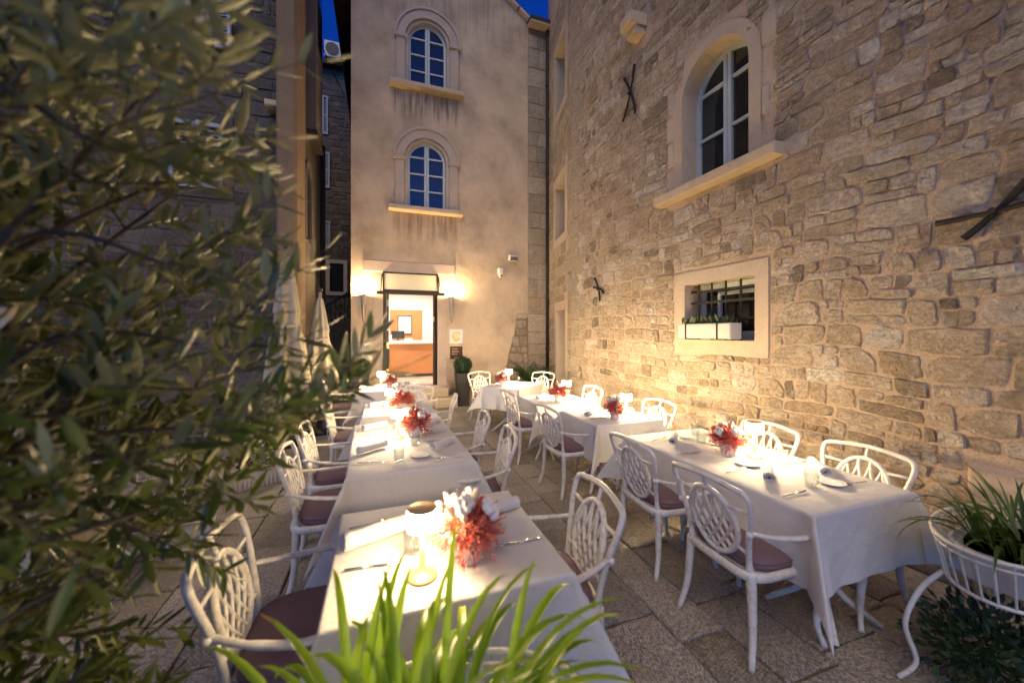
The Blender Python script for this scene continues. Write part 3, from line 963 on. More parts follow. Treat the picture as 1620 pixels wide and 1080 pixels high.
# ------------------------------------------------------------------ centre: plastered house (hotel entrance)
FY = 8.8
WF = frame3((0, FY, 0), (1, 0, 0), (0, 0, 1))
hotel = thing('plastered_house', 'tall narrow plastered house with two arched windows over a lit doorway', 'building', matrix=WF)
FL, FR = -0.57, 3.5
DOOR = (0.08, 1.26, 0.42, 2.97)
FW = [dict(uc=1.03, base=4.44, spring=5.54, r=0.45), dict(uc=1.05, base=7.18, spring=8.25, r=0.45)]
def build_hotel():
    rnd = random.Random(21)
    wall = MB()
    holes = [DOOR] + [(f['uc'] - f['r'], f['uc'] + f['r'], f['base'], f['spring'] + f['r']) for f in FW]
    wall_with_holes(wall, FL, FR, -0.05, 9.4, holes, 0.36)
    for f in FW: spandrel(wall, f['uc'], f['spring'], f['r'], 0.3)
    wall.prism([(FL, 9.4), (FR, 9.4), ((FL + FR) / 2, 10.75)], -0.36, 0.0)
    w = wall.build('wall', 'old_plaster', hotel)
    # side walls running back
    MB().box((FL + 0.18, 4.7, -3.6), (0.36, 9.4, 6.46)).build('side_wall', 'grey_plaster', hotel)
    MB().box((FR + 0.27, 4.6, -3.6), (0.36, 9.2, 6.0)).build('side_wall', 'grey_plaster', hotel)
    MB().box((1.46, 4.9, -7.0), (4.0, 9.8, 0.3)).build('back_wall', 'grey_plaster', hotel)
    # roof with overhanging eaves
    roof = MB()
    ax, az = (FL + FR) / 2, 10.78
    for sx_ in (-1, 1):
        ex, ez = (FL - 0.31, 9.12) if sx_ < 0 else (FR + 0.03, 9.40)
        roof.add([(ax, az, 0.06), (ex, ez, 0.06), (ex, ez, -7.0), (ax, az, -7.0), (ax, az + 0.1, 0.06), (ex, ez + 0.1, 0.06), (ex, ez + 0.1, -7.0), (ax, az + 0.1, -7.0)],
                 [(0, 1, 2, 3), (7, 6, 5, 4), (0, 4, 5, 1), (1, 5, 6, 2), (2, 6, 7, 3)])
    rf = roof.build('roof', 'roof_tile', hotel)
    MB().box((FL - 0.17, 9.1, -3.35), (0.28, 0.07, 7.0)).build('eave_soffit', 'eave_wood', rf)
    for k in range(12):
        MB().box((FL - 0.17, 9.02, -0.05 - k * 0.6), (0.30, 0.09, 0.08)).build('rafter_end', 'eave_wood', rf)
    MB().tube([(FL - 0.34, 9.06, 0.1), (FL - 0.34, 9.04, -7.0)], 0.06, 8).build('gutter', 'eave_wood', rf)
    # gable verge stones on the right slope
    for k in range(7):
        f0 = k / 7
        a = Vector((FR + 0.02 - (FR - ax) * f0, 9.40 + (az - 9.40) * f0 - 0.02, 0.03))
        MB().box(a + Vector((-0.14, 0.11, 0)), (0.3, 0.06, 0.16), Euler((0, 0, -math.atan2(az - 9.40, FR - ax)))).build('verge_stone', 'dressed_stone', rf)
    # windows with hood mouldings
    for f in FW:
        u, b, s_, r = f['uc'], f['base'], f['spring'], f['r']
        hood = MB().ring(arch_pts(u, s_, 0.70, s_, 24), arch_pts(u, s_, 0.50, s_, 24), -0.02, 0.055, closed=False).build('window_hood', 'lintel_plaster', hotel)
        smooth_obj(hood, 30)
        MB().ring(arch_pts(u, s_, 0.735, s_, 24), arch_pts(u, s_, 0.685, s_, 24), -0.02, 0.085, closed=False).build('hood_moulding', 'lintel_plaster', hood)
        for sg in (-1, 1):
            MB().box((u + sg * 0.60, (b + s_) / 2, 0.02), (0.20, s_ - b - 0.02, 0.06), bevel=0.006).build('pilaster', 'lintel_plaster', hotel)
            MB().box((u + sg * 0.61, s_ - 0.02, 0.045), (0.26, 0.07, 0.09), bevel=0.01).build('impost', 'dressed_stone', hotel)
        MB().ring(arch_pts(u, s_, 0.495, b, 24), arch_pts(u, s_, 0.43, b, 24), -0.16, 0.006, closed=False).build('inner_reveal', 'dressed_stone', hotel)
        MB().box((u - 0.02, b - 0.06, 0.06), (1.64, 0.10, 0.30), bevel=0.012).build('window_sill', 'sill_stone', hotel)
        arched_window(hotel, u, b, s_, 0.428, -0.12, rows=4, bar=0.03)
    # stone frame of the doorway
    for sg, u in ((-1, DOOR[0] - 0.11), (1, DOOR[1] + 0.11)):
        MB().box((u, 1.50, -0.10), (0.22, 3.0, 0.24), bevel=0.008).build('door_jamb', 'lintel_plaster', hotel)
    MB().box((0.67, 3.09, -0.09), (2.0, 0.25, 0.24), bevel=0.012).build('door_lintel', 'lintel_plaster', hotel)
    MB().box((0.67, 0.31, -0.10), (1.3, 0.22, 0.42), bevel=0.01).build('threshold', 'dressed_stone', hotel)
    # timber door frame, brass fittings, the open leaf
    df = MB()
    for u in (DOOR[0] + 0.035, DOOR[1] - 0.03):
        df.box((u, 1.69, -0.22), (0.07, 2.54, 0.09))
    df.box((0.67, 2.57, -0.22), (1.05, 0.07, 0.09))
    door_frame = df.build('door_frame', 'dark_wood', hotel)
    leaf = MB().box((DOOR[0] + 0.105, 1.49, -0.68), (0.045, 2.1, 0.8), bevel=0.004).build('door_leaf', 'dark_wood', hotel)
    for z in (0.75, 1.35, 1.75, 2.3):
        MB().box((DOOR[0] + 0.1, z, -0.155), (0.05, 0.14, 0.03), bevel=0.004).build('hinge', 'brass', leaf)
    MB().box((DOOR[1] - 0.055, 1.95, -0.165), (0.03, 0.12, 0.03)).build('lock_plate', 'brass', door_frame)
    # hopper transom tilted out over the doorway
    piv = Matrix.Translation((0.67, 2.96, 0.02)) @ Matrix.Rotation(R(-30), 4, 'X')
    def tilt(mb):
        mb.v = [tuple(piv @ Vector(p)) for p in mb.v]; return mb
    tr = tilt(MB().ring([(0.60, -0.52), (0.60, 0.0), (-0.60, 0.0), (-0.60, -0.52)], [(0.565, -0.47), (0.565, -0.03), (-0.565, -0.03), (-0.565, -0.47)], -0.02, 0.02)).build('transom', 'dark_wood', hotel)
    tilt(MB().box((0, -0.25, 0), (1.14, 0.45, 0.012))).build('pane', 'transom_glass', tr)
    tilt(MB().box((0, -0.545, 0.0), (1.44, 0.045, 0.06), bevel=0.004)).build('drip_rail', 'dark_wood', tr)
    for sg in (-1, 1):
        MB().tube([(0.67 + sg * 0.61, 2.94, 0.0), (0.67 + sg * 0.64, 2.50, 0.28)], 0.012, 6).build('stay', 'iron', tr)
    # bare masonry where plaster is lost, low on the right
    rcells = []
    z = 0.12
    while z < 2.0:
        h = rnd.uniform(0.16, 0.27)
        edge = 2.92 + 0.28 * max(0, (z - 0.6)) / 1.2 + rnd.uniform(-0.05, 0.05)
        u = max(edge, 2.85)
        while u < FR - 0.06:
            wdt = rnd.uniform(0.16, 0.4)
            rcells.append((u + 0.012, min(u + wdt, FR - 0.01) - 0.012, z + 0.012, z + h - 0.012)); u += wdt
        z += h
    patch = MB().prism([(2.82, 0.02), (FR - 0.003, 0.02), (FR - 0.003, 2.02), (3.2, 2.02), (3.14, 1.6), (3.0, 1.15), (2.9, 0.6)], 0.0, 0.012).build('bare_masonry', 'brown_mortar', hotel)
    lay_stones(patch, WF @ Matrix.Translation((0, 0, 0.012)), [c for c in rcells if c[1] - c[0] > 0.06], 'ashlar_stone', 0.03, rnd, 60, 'stone')
    for o in patch.children: o.location.z = 0.012
    # squared stone strip between plaster and downpipe
    strip = MB().box(((FR + 4.06) / 2 + 0.003, 4.62, -0.15), (0.555, 9.24, 0.3)).build('stone_strip', 'brown_mortar', hotel)
    z = 0.0
    while z < 8.8:
        h = rnd.uniform(0.26, 0.5)
        cut = rnd.uniform(0.4, 0.7) if rnd.random() < 0.6 else None
        cells = [(FR + 0.012, 4.05, z + 0.008, z + h - 0.008)] if cut is None else [(FR + 0.012, FR + 0.55 * cut - 0.006, z + 0.008, z + h - 0.008), (FR + 0.55 * cut + 0.006, 4.05, z + 0.008, z + h - 0.008)]
        for c in cells:
            mb = MB(); mb.cur = rnd.random()
            mb.box(((c[0] + c[1]) / 2, (c[2] + c[3]) / 2, 0.0), (c[1] - c[0], c[3] - c[2], 0.03 + rnd.uniform(-0.008, 0.012)), bevel=0.008)
            mb.build('stone', 'ashlar_stone', strip)
        z += h
    MB().box((3.79, 9.27, 0.03), (0.60, 0.06, 0.4)).build('strip_cornice', 'dressed_stone', hotel)
    MB().box((3.79, 9.335, 0.03), (0.62, 0.07, 0.44)).build('strip_eave', 'eave_wood', hotel)
    # reception room behind the doorway
    room = MB().box((1.1, 0.37, -2.2), (3.0, 0.06, 3.7)).build('room_floor', 'floor_tile', hotel)
    MB().box((1.1, 3.06, -2.2), (3.0, 0.06, 3.7)).build('room_ceiling', 'wall_white', hotel)
    MB().box((1.1, 1.7, -4.0), (3.0, 2.6, 0.06)).build('room_wall', 'wall_white', hotel)
    MB().box((-0.2, 1.7, -2.2), (0.05, 2.6, 3.5)).build('room_wall', 'wall_white', hotel)
    MB().box((2.55, 1.7, -2.2), (0.05, 2.6, 3.5)).build('room_wall', 'wall_white', hotel)
    MB().box((0.83, 1.40, -3.945), (1.0, 1.92, 0.04)).build('wood_panel', 'panel_wood', hotel)
build_hotel()
# steps at the door
steps = thing('entrance_steps', 'two worn pale stone steps below the lit doorway', 'steps', (0.67, 8.62, 0))
MB().box((0, -0.12, 0.10), (1.9, 0.56, 0.2), bevel=0.015).build('step', 'dressed_stone', steps)
MB().box((0, 0.02, 0.302), (1.6, 0.27, 0.2), bevel=0.015).build('step', 'dressed_stone', steps)
# inside the reception
desk = thing('reception_desk', 'orange wood reception desk with white counter seen through the doorway', 'desk', (1.05, 11.2, 0.40))
MB().box((0, 0, 0.47), (2.4, 0.5, 0.90), bevel=0.005).build('front_panel', 'desk_wood', desk)
MB().box((0, -0.03, 0.965), (2.5, 0.6, 0.09), bevel=0.008).build('counter_top', 'porcelain', desk)
MB().box((0, -0.02, 0.04), (2.36, 0.5, 0.08)).build('plinth', 'dark_wood', desk)
pic = thing('framed_picture', 'black framed pencil drawing on the wood panel inside reception', 'picture', (0.78, 12.70, 1.88))
MB().ring([(0.22, -0.3), (0.22, 0.3), (-0.22, 0.3), (-0.22, -0.3)], [(0.195, -0.275), (0.195, 0.275), (-0.195, 0.275), (-0.195, -0.275)], 0.0, 0.03).build('frame', 'ink', pic).matrix_basis = frame3((0, 0, 0), (1, 0, 0), (0, 0, 1))
MB().box((0, 0.0, 0.0), (0.39, 0.012, 0.55)).build('sheet', 'paper', pic)
mb = MB()
for k in range(26):
    a = rng.uniform(0, 2 * PI); r_ = rng.uniform(0.03, 0.11)
    mb.box((r_ * math.cos(a), -0.009, -0.03 + r_ * 1.1 * math.sin(a)), (rng.uniform(0.004, 0.012), 0.002, rng.uniform(0.02, 0.09)), Euler((0, rng.uniform(-0.4, 0.4), 0)))
mb.build('drawing', 'sketch_grey', pic)
mon = thing('computer_monitor', 'dark computer monitor standing on the reception counter', 'monitor', (0.5, 11.2, 1.412))
MB().box((0, 0, 0.16), (0.36, 0.03, 0.22), bevel=0.006).build('screen', 'black_plastic', mon)
MB().box((0, 0.02, 0.03), (0.05, 0.03, 0.1)).build('stand', 'black_plastic', mon)
MB().box((0, 0.02, 0.006), (0.18, 0.14, 0.012)).build('base', 'black_plastic', mon)
pp = thing('paper_stack', 'small white stack of papers beside the monitor on the counter', 'papers', (0.78, 11.1, 1.4115))
for k in range(5): MB().box((rng.uniform(-.01, .01), rng.uniform(-.01, .01), 0.006 + k * 0.012), (0.21, 0.15, 0.0115), Euler((0, 0, rng.uniform(-.1, .1)))).build('sheaf', 'paper', pp)
bx_ = thing('card_rack', 'dark rack of key cards at the left of the counter', 'rack', (0.27, 11.15, 1.4115))
MB().box((0, 0.03, 0.09), (0.14, 0.02, 0.18), bevel=0.003).build('back_board', 'dark_wood', bx_)
for k in range(3):
    MB().box((0, 0.0 - k * 0.012, 0.035 + (2 - k) * 0.05), (0.13, 0.008, 0.05)).build('card', 'paper', bx_)
for k, (x, y) in enumerate(((0.35, 10.2), (1.0, 10.2), (0.35, 11.6), (1.0, 11.6), (1.8, 10.6))):
    cl = thing('ceiling_light', ('round ceiling light inside reception nearest the door on the left', 'round ceiling light inside reception nearest the door on the right', 'round ceiling light behind the desk on the left', 'round ceiling light behind the desk on the right', 'round ceiling light at the right of the reception room')[k], 'lamp', (x, y, 3.028), group='reception ceiling lights')
    MB().lathe([(0.0, -0.012), (0.08, -0.012), (0.08, -0.004)], 20).build('diffuser', 'ceiling_light', cl)
    MB().lathe([(0.081, 0.0), (0.081, -0.02), (0.10, -0.02), (0.10, 0.0)], 20).build('rim', 'white_plastic', cl)

# sconces
def sconce(x, label):
    t = thing('wall_sconce', label, 'lamp', (x, FY - 0.10, 1.86), group='tapered sconces beside the doorway')
    MB().lathe([(0.006, 0.0), (0.018, 0.05), (0.036, 0.35), (0.047, 0.62), (0.043, 0.62), (0.03, 0.35), (0.012, 0.08)], 18).build('cone', 'grey_steel', t, smooth=True)
    MB().ball((0, 0, 0.615), 0.028, 12, 8).build('bulb', 'sconce_bulb', t, smooth=True)
    MB().box((0, 0.06, 0.40), (0.05, 0.09, 0.08), bevel=0.006).build('bracket', 'grey_steel', t)
sconce(-0.32, 'slim steel torch sconce left of the doorway, lit at its top')
sconce(1.58, 'slim steel torch sconce right of the doorway, lit at its top')
# signs
def plate(name, label, u, z, w, h, mat, thick=0.015):
    t = thing(name, label, 'sign', matrix=WF @ Matrix.Translation((u, z, 0.012)))
    MB().box((0, 0, 0), (w, h, thick), bevel=0.002).build('plate', mat, t)
    return t
t = plate('hotel_plaque', 'weathered translucent plaque reading HOTEL left of the doorway', -0.36, 1.25, 0.42, 0.40, 'plaque_glass')
obj('lettering', text_mesh('HOTEL', 0.105, 'ink', 0.001, 'CENTER'), t, Matrix.Translation((0.02, 0.03, 0.009)))
for k in range(4):
    st = MB(); pts = []
    for q in range(10):
        r_ = 0.016 if q % 2 == 0 else 0.007; a = PI / 2 + q * PI / 5
        pts.append((-0.055 + k * 0.055 + r_ * math.cos(a), -0.025 + r_ * math.sin(a)))
    st.prism(pts, 0.008, 0.0105); st.build('star', 'ink', t)
for sx_ in (-1, 1):
    for sz_ in (-1, 1): MB().tube([(sx_ * 0.185, sz_ * 0.175, 0.0), (sx_ * 0.185, sz_ * 0.175, 0.014)], 0.009, 8).build('screw', 'grey_steel', t)
t = plate('emblem_plaque', 'square pale plaque with round gilt emblem above the brown sign', 1.70, 1.55, 0.31, 0.33, 'paper')
pts = lambda r, a0, a1, n=28: [(r * math.cos(R(a0 + (a1 - a0) * k / n)), r * math.sin(R(a0 + (a1 - a0) * k / n))) for k in range(n + 1)]
MB().ring(pts(0.105, 20, 330), pts(0.072, 20, 330), 0.007, 0.013, closed=False).build('emblem', 'gilt_paint', t)
MB().prism(pts(0.062, 180, 360) + [(0.045, 0.035), (0.0, 0.062), (-0.045, 0.035)], 0.007, 0.011).build('emblem', 'gilt_paint', t)
MB().ring(pts(0.035, 0, 360), pts(0.02, 0, 360), 0.011, 0.014).build('emblem', 'paper', t)
MB().prism([(-0.05, -0.10), (0.045, -0.115), (0.03, -0.135), (-0.04, -0.13)], 0.007, 0.011).build('emblem', 'gilt_paint', t)
t = plate('brown_sign', 'square dark brown plaque with cream lettering right of the doorway', 1.70, 1.17, 0.29, 0.29, 'brown_plate')
for k, tx in enumerate(('Hotel', 'ba\u0161tina', 'Hotel')):
    obj('lettering', text_mesh(tx, 0.058, 'lettering_cream', 0.001), t, Matrix.Translation((-0.105, 0.07 - k * 0.06, 0.009)))
for k in range(4):
    MB().box((-0.03 + k * 0.035, -0.115, 0.009), (0.024, 0.024, 0.003)).build('star_mark', 'lettering_cream', t)
# floodlight and CCTV
t = thing('floodlight', 'small white floodlight box high on the plaster right of the doorway', 'floodlight', matrix=WF @ Matrix.Translation((3.08, 3.45, 0)))
MB().box((0, 0, 0.09), (0.22, 0.14, 0.13), Euler((R(20), 0, 0)), bevel=0.015).build('housing', 'white_plastic', t)
MB().box((0, -0.03, 0.165), (0.18, 0.09, 0.008), Euler((R(20), 0, 0))).build('lens', 'grey_plaster', t)
MB().box((0, 0.0, 0.02), (0.08, 0.1, 0.04)).build('bracket', 'white_plastic', t)
t = thing('security_camera', 'small white dome security camera on the plaster below the floodlight', 'camera', matrix=WF @ Matrix.Translation((2.77, 3.06, 0)))
MB().box((0, 0.06, 0.05), (0.12, 0.16, 0.1), bevel=0.02).build('housing', 'white_plastic', t)
MB().ball((0, -0.05, 0.06), 0.055, 14, 10).build('dome', 'white_plastic', t, smooth=True)
MB().ball((0, -0.06, 0.10), 0.025, 10, 8).build('lens', 'black_plastic', t, smooth=True)
# downpipe
t = thing('downpipe', 'dark metal downpipe in the corner beside the stone strip', 'pipe', (4.0, FY - 0.09, 0))
MB().tube([(0, 0, 0.0), (0, 0, 9.2)], 0.05, 10).build('pipe', 'iron', t, smooth=True)
for z in (1.2, 3.4, 5.6, 7.8):
    MB().lathe([(0.056, z), (0.06, z + 0.01), (0.06, z + 0.05), (0.056, z + 0.06)], 12).build('clip', 'iron', t)

# ------------------------------------------------------------------ left: old stone house and lane
def shutter(parent, x0, x1, z0, z1, w, ang, hinge):
    """louvred shutter leaf hinged at x=hinge"""
    wd = x1 - x0
    piv = Matrix.Translation((hinge, 0, w)) @ Matrix.Rotation(ang, 4, 'Y') @ Matrix.Translation((-hinge, 0, 0))
    def go(mb):
        mb.v = [tuple(piv @ Vector(p)) for p in mb.v]; return mb
    leaf = go(MB().ring([(x1, z0), (x1, z1), (x0, z1), (x0, z0)], [(x1 - 0.05, z0 + 0.07), (x1 - 0.05, z1 - 0.06), (x0 + 0.05, z1 - 0.06), (x0 + 0.05, z0 + 0.07)], -0.02, 0.02)).build('shutter', 'shutter_paint', parent)
    go(MB().box(((x0 + x1) / 2, (z0 + z1) / 2, 0), (wd - 0.1, 0.05, 0.036))).build('rail', 'shutter_paint', leaf)
    n = int((z1 - z0 - 0.13) / 0.055)
    for k in range(n):
        z = z0 + 0.09 + k * 0.055
        if abs(z - (z0 + z1) / 2) < 0.04: continue
        go(MB().box(((x0 + x1) / 2, z, 0), (wd - 0.1, 0.045, 0.008), Euler((R(-40), 0, 0)))).build('slat', 'shutter_paint', leaf)
LY = 7.4
WL = frame3((0, LY, 0), (1, 0, 0), (0, 0, 1))
left_house = thing('old_stone_house', 'dim grey stone house with louvred shutters behind the olive tree', 'building', matrix=WL)
def build_left():
    rnd = random.Random(31)
    W1 = (-3.10, -2.40, 3.95, 5.0); W2 = (-3.35, -2.60, 6.2, 7.4); D1 = (-5.2, -4.2, 0.0, 2.3)
    def sur(h): return (h[0] - 0.14, h[1] + 0.14, h[2] - (0.14 if h[2] > 0 else 0), h[3] + 0.16)
    hs = [sur(h) for h in (W1, W2, D1)]
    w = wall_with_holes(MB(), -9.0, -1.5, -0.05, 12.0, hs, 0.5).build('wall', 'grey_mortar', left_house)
    for h, s_ in zip((W1, W2, D1), hs):
        MB().ring([(s_[1], s_[2]), (s_[1], s_[3]), (s_[0], s_[3]), (s_[0], s_[2])], [(h[1], h[2]), (h[1], h[3]), (h[0], h[3]), (h[0], h[2])], -0.3, 0.03).build('window_surround', 'grey_stone', left_house)
        f = MB().ring([(h[1], h[2]), (h[1], h[3]), (h[0], h[3]), (h[0], h[2])], [(h[1] - 0.05, h[2] + 0.05), (h[1] - 0.05, h[3] - 0.05), (h[0] + 0.05, h[3] - 0.05), (h[0] + 0.05, h[2] + 0.05)], -0.24, -0.2).build('door' if h is D1 else 'window', 'dark_wood' if h is D1 else 'shutter_paint', left_house)
        MB().box(((h[0] + h[1]) / 2, (h[2] + h[3]) / 2, -0.22), (h[1] - h[0] - 0.08, h[3] - h[2] - 0.08, 0.008)).build('pane', 'dark_wood' if h is D1 else 'dark_pane', f)
    m = (W1[0] + W1[1]) / 2
    shutter(left_house, W1[0], m - 0.01, W1[2], W1[3], 0.04, 0.0, W1[0])
    shutter(left_house, m + 0.01, W1[1], W1[2], W1[3], 0.04, R(8), W1[1])
    shutter(left_house, W2[0] - 0.36, W2[0], W2[2], W2[3], 0.06, R(12), W2[0])
    shutter(left_house, W2[1], W2[1] + 0.36, W2[2], W2[3], 0.06, R(-14), W2[1])
    cells = course_layout(-4.9, -1.52, 1.0, 9.0, (0.16, 0.28), (0.2, 0.5), 0.018, hs + [(W2[0] - 0.4, W2[1] + 0.4, W2[2], W2[3])], rnd, split=0.15)
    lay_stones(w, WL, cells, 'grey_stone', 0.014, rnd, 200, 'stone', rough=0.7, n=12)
    # pier at the lane corner with its small ledge
    pier = MB().box((-1.42, 6.0, 0.0), (0.30, 12.1, 0.80), bevel=0.04).build('corner_pier', 'pier_plaster', left_house)
    MB().box((-1.64, 5.36, 0.18), (0.22, 0.10, 0.30), bevel=0.015).build('ledge', 'sill_stone', pier)
    # side along the lane
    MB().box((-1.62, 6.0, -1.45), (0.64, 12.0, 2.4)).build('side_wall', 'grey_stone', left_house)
    MB().ring([(p[0], p[1]) for p in arch_pts(0, 4.55, 0.36, 3.4, 14)], arch_pts(0, 4.55, 0.26, 3.4, 14), 0.0, 0.04, closed=False).build('lane_window_surround', 'grey_plaster', left_house).matrix_basis = Matrix.Translation((-1.295, 0, -0.75)) @ Matrix.Rotation(R(90), 4, 'Y')
    MB().prism(arch_pts(0, 4.55, 0.26, 3.4, 14), 0.0, 0.012).build('lane_window', 'dark_pane', left_house).matrix_basis = Matrix.Translation((-1.295, 0, -0.75)) @ Matrix.Rotation(R(90), 4, 'Y')
    jet = MB().box((-1.40, 8.6, -1.12), (0.52, 6.2, 0.85)).build('jetty', 'grey_plaster', left_house)
    MB().box((-1.40, 5.46, -1.12), (0.56, 0.1, 0.9)).build('jetty_beam', 'eave_wood', jet)
    MB().box((-1.135, 8.0, -1.12), (0.03, 1.5, 0.5)).build('jetty_window', 'dark_pane', jet)
    MB().tube([(-1.24, 0.0, -2.45), (-1.24, 6.0, -2.45)], 0.05, 8).build('rainwater_pipe', 'iron', left_house)
build_left()

# back of the lane
WK = frame3((0, 16.5, 0), (1, 0, 0), (0, 0, 1))
lane_house = thing('lane_house', 'far stone house with white shutters closing the narrow lane', 'building', matrix=WK)
def build_lane():
    rnd = random.Random(41)
    w = MB().box((-1.2, 6.0, -0.3), (7.0, 12.1, 0.6)).build('wall', 'grey_mortar', lane_house)
    hs = [(-2.12, -1.84, 7.3, 8.7), (-2.12, -1.82, 4.95, 6.0), (-1.98, -1.2, 3.1, 4.5), (-2.1, -1.9, 9.4, 10.9)]
    cells = course_layout(-2.6, -0.5, 0.3, 12.0, (0.17, 0.28), (0.24, 0.55), 0.02, hs, rnd, split=0.1)
    lay_stones(w, WK, cells, 'grey_stone', 0.02, rnd, 200, 'stone', rough=0.7, n=8)
    for h in hs[:2] + hs[3:]:
        shutter(lane_house, h[0], h[1], h[2], h[3], 0.04, 0.0, h[0])
    h = hs[2]
    MB().ring([(h[1], h[2]), (h[1], h[3]), (h[0], h[3]), (h[0], h[2])], [(h[1] - 0.14, h[2] + 0.14), (h[1] - 0.14, h[3] - 0.14), (h[0] + 0.14, h[3] - 0.14), (h[0] + 0.14, h[2] + 0.14)], -0.02, 0.06).build('window_surround', 'dressed_stone', lane_house)
    MB().box(((h[0] + h[1]) / 2, 3.8, 0.01), (0.5, 1.1, 0.02)).build('window', 'dark_pane', lane_house)
    MB().box((-1.2, 12.1, 0.1), (7.2, 0.14, 0.5)).build('eave', 'eave_wood', lane_house)
build_lane()
t = thing('air_conditioner', 'white air conditioning unit at the roof edge of the lane house', 'air conditioner', (-1.62, 16.15, 12.16))
MB().box((0, 0, 0.33), (0.72, 0.3, 0.62), bevel=0.02).build('casing', 'white_plastic', t)
MB().lathe([(0.0, -0.006), (0.2, -0.006), (0.22, 0.0), (0.24, 0.02)], 20).build('fan', 'black_plastic', t).matrix_basis = Matrix.Translation((-0.08, -0.155, 0.33)) @ Matrix.Rotation(R(90), 4, 'X')
cb = MB().tube([(-1.6, 8.6, 8.75), (-1.2, 11, 8.6), (-0.95, 12.5, 8.7)], 0.012, 5).build('overhead_cable', 'black_plastic')
tag(cb, 'thin dark cable crossing the strip of sky over the lane', 'cable')
# stair with railing
stair = thing('lane_stair', 'stone stair rising beside the lane with dark iron railing', 'stairs', (-2.2, 14.6, 0))
MB().prism([(-0.4, 0), (1.5, 0), (1.5, 2.35), (-0.4, 1.0)], 0.0, 0.3).build('stair_wall', 'grey_stone', stair).matrix_basis = frame3((0, 0, 0), (1, 0, 0), (0, 0, 1))
MB().tube([(-0.4, -0.15, 1.95), (1.5, -0.15, 3.25)], 0.03, 6).build('handrail', 'iron', stair)
for k in range(14):
    x = -0.35 + k * 0.14
    MB().tube([(x, -0.15, 1.0 + (x + 0.4) * 0.71), (x, -0.15, 1.97 + (x + 0.4) * 0.68)], 0.01, 5).build('baluster', 'iron', stair)

# ------------------------------------------------------------------ foliage builders
def leaf_mesh(name, l, w, mat, fold=0.25, bend=0.12, seg=4):
    mb = MB()
    vs = []; fs = []
    for i in range(seg + 1):
        f = i / seg
        ww = w * (math.sin(PI * min(1, f * 0.92 + 0.06)) ** 0.8)
        z = bend * l * (f * f)
        vs += [(-ww / 2, f * l, z + ww * fold * 0.5), (0, f * l, z), (ww / 2, f * l, z + ww * fold * 0.5)]
    for i in range(seg):
        a = i * 3
        fs += [(a, a + 1, a + 4, a + 3), (a + 1, a + 2, a + 5, a + 4)]
    mb.add(vs, fs)
    return mb.mesh(name, mat, True)
def orient(d, roll=0.0):
    d = Vector(d).normalized()
    q = d.to_track_quat('Y', 'Z')
    return q.to_matrix().to_4x4() @ Matrix.Rotation(roll, 4, 'Y')
def add_mesh_copy(mb, me, mat4, tone):
    mb.cur = tone
    mb.add([mat4 @ v.co for v in me.vertices], [tuple(p.vertices) for p in me.polygons])
def blade(mb, base, d, l, w, droop, rnd, seg=8, twist=0.3):
    """long strap leaf arching under its weight"""
    d = Vector(d).normalized()
    p = Vector(base); side = d.cross(Vector((0, 0, 1)))
    side = side.normalized() if side.length > 1e-3 else Vector((1, 0, 0))
    side = Matrix.Rotation(rnd.uniform(-twist, twist), 3, d) @ side
    vs = []
    for i in range(seg + 1):
        f = i / seg
        ww = w * (0.55 + 0.45 * math.sin(PI * min(1, f * 1.5) / 1.0 * 0.5)) * (1 - f ** 2.6) + 0.0006
        up = side.cross(d).normalized()
        vs += [p - side * ww / 2 + up * ww * 0.22, p, p + side * ww / 2 + up * ww * 0.22]
        d = (d + Vector((0, 0, -droop * (0.4 + f) / seg))).normalized()
        p = p + d * (l / seg)
    fs = []
    for i in range(seg):
        a = i * 3
        fs += [(a, a + 1, a + 4, a + 3), (a + 1, a + 2, a + 5, a + 4)]
    tn = rnd.uniform(0.05, 0.9)
    dry = rnd.random() < 0.35
    for i in range(seg):
        mb.tone += [0.99 if dry and i == seg - 1 else max(0.0, min(0.95, tn * (0.45 + 0.55 * min(1, (i + 1) / 3)) + 0.05 * (i % 2)))] * 2
    o_ = len(mb.v)
    mb.v += [tuple(p) for p in vs]; mb.f += [[o_ + i for i in f] for f in fs]
def leaf_blob(mb, c, rad, n, me, rnd, sq=(1, 1, 1), shell=0.75):
    for k in range(n):
        d = Vector((rnd.gauss(0, 1), rnd.gauss(0, 1), rnd.gauss(0, 1))).normalized()
        r_ = rad * rnd.uniform(shell, 1.0)
        p = Vector(c) + Vector((d.x * sq[0], d.y * sq[1], d.z * sq[2])) * r_
        dd = d + Vector((rnd.uniform(-0.8, 0.8), rnd.uniform(-0.8, 0.8), rnd.uniform(-0.5, 0.9)))
        add_mesh_copy(mb, me, Matrix.Translation(p) @ orient(dd, rnd.uniform(0, 6)) @ Matrix.Scale(rnd.uniform(0.7, 1.2), 4), rnd.random())

# vines on the stair railing
small_leaf = leaf_mesh('small_leaf', 0.05, 0.026, 'bush_leaf', seg=2)
mb = MB(); r_ = random.Random(3)
for k in range(520):
    x = r_.uniform(-0.4, 1.5); z = 1.15 + (x + 0.4) * 0.70 + r_.uniform(0, 0.75)
    add_mesh_copy(mb, small_leaf, Matrix.Translation((x, r_.uniform(-0.14, 0.02), z)) @ orient((r_.uniform(-1, 1), r_.uniform(-1.2, 0.2), r_.uniform(-0.5, 1))) @ Matrix.Scale(r_.uniform(1.3, 2.4), 4), r_.random())
t = thing('climbing_plant', 'leafy climbing plant with pale buds on the stair railing', 'plant', (-2.2, 14.42, 0))
tag(mb.build('foliage', 'bush_leaf', t), kind='stuff')

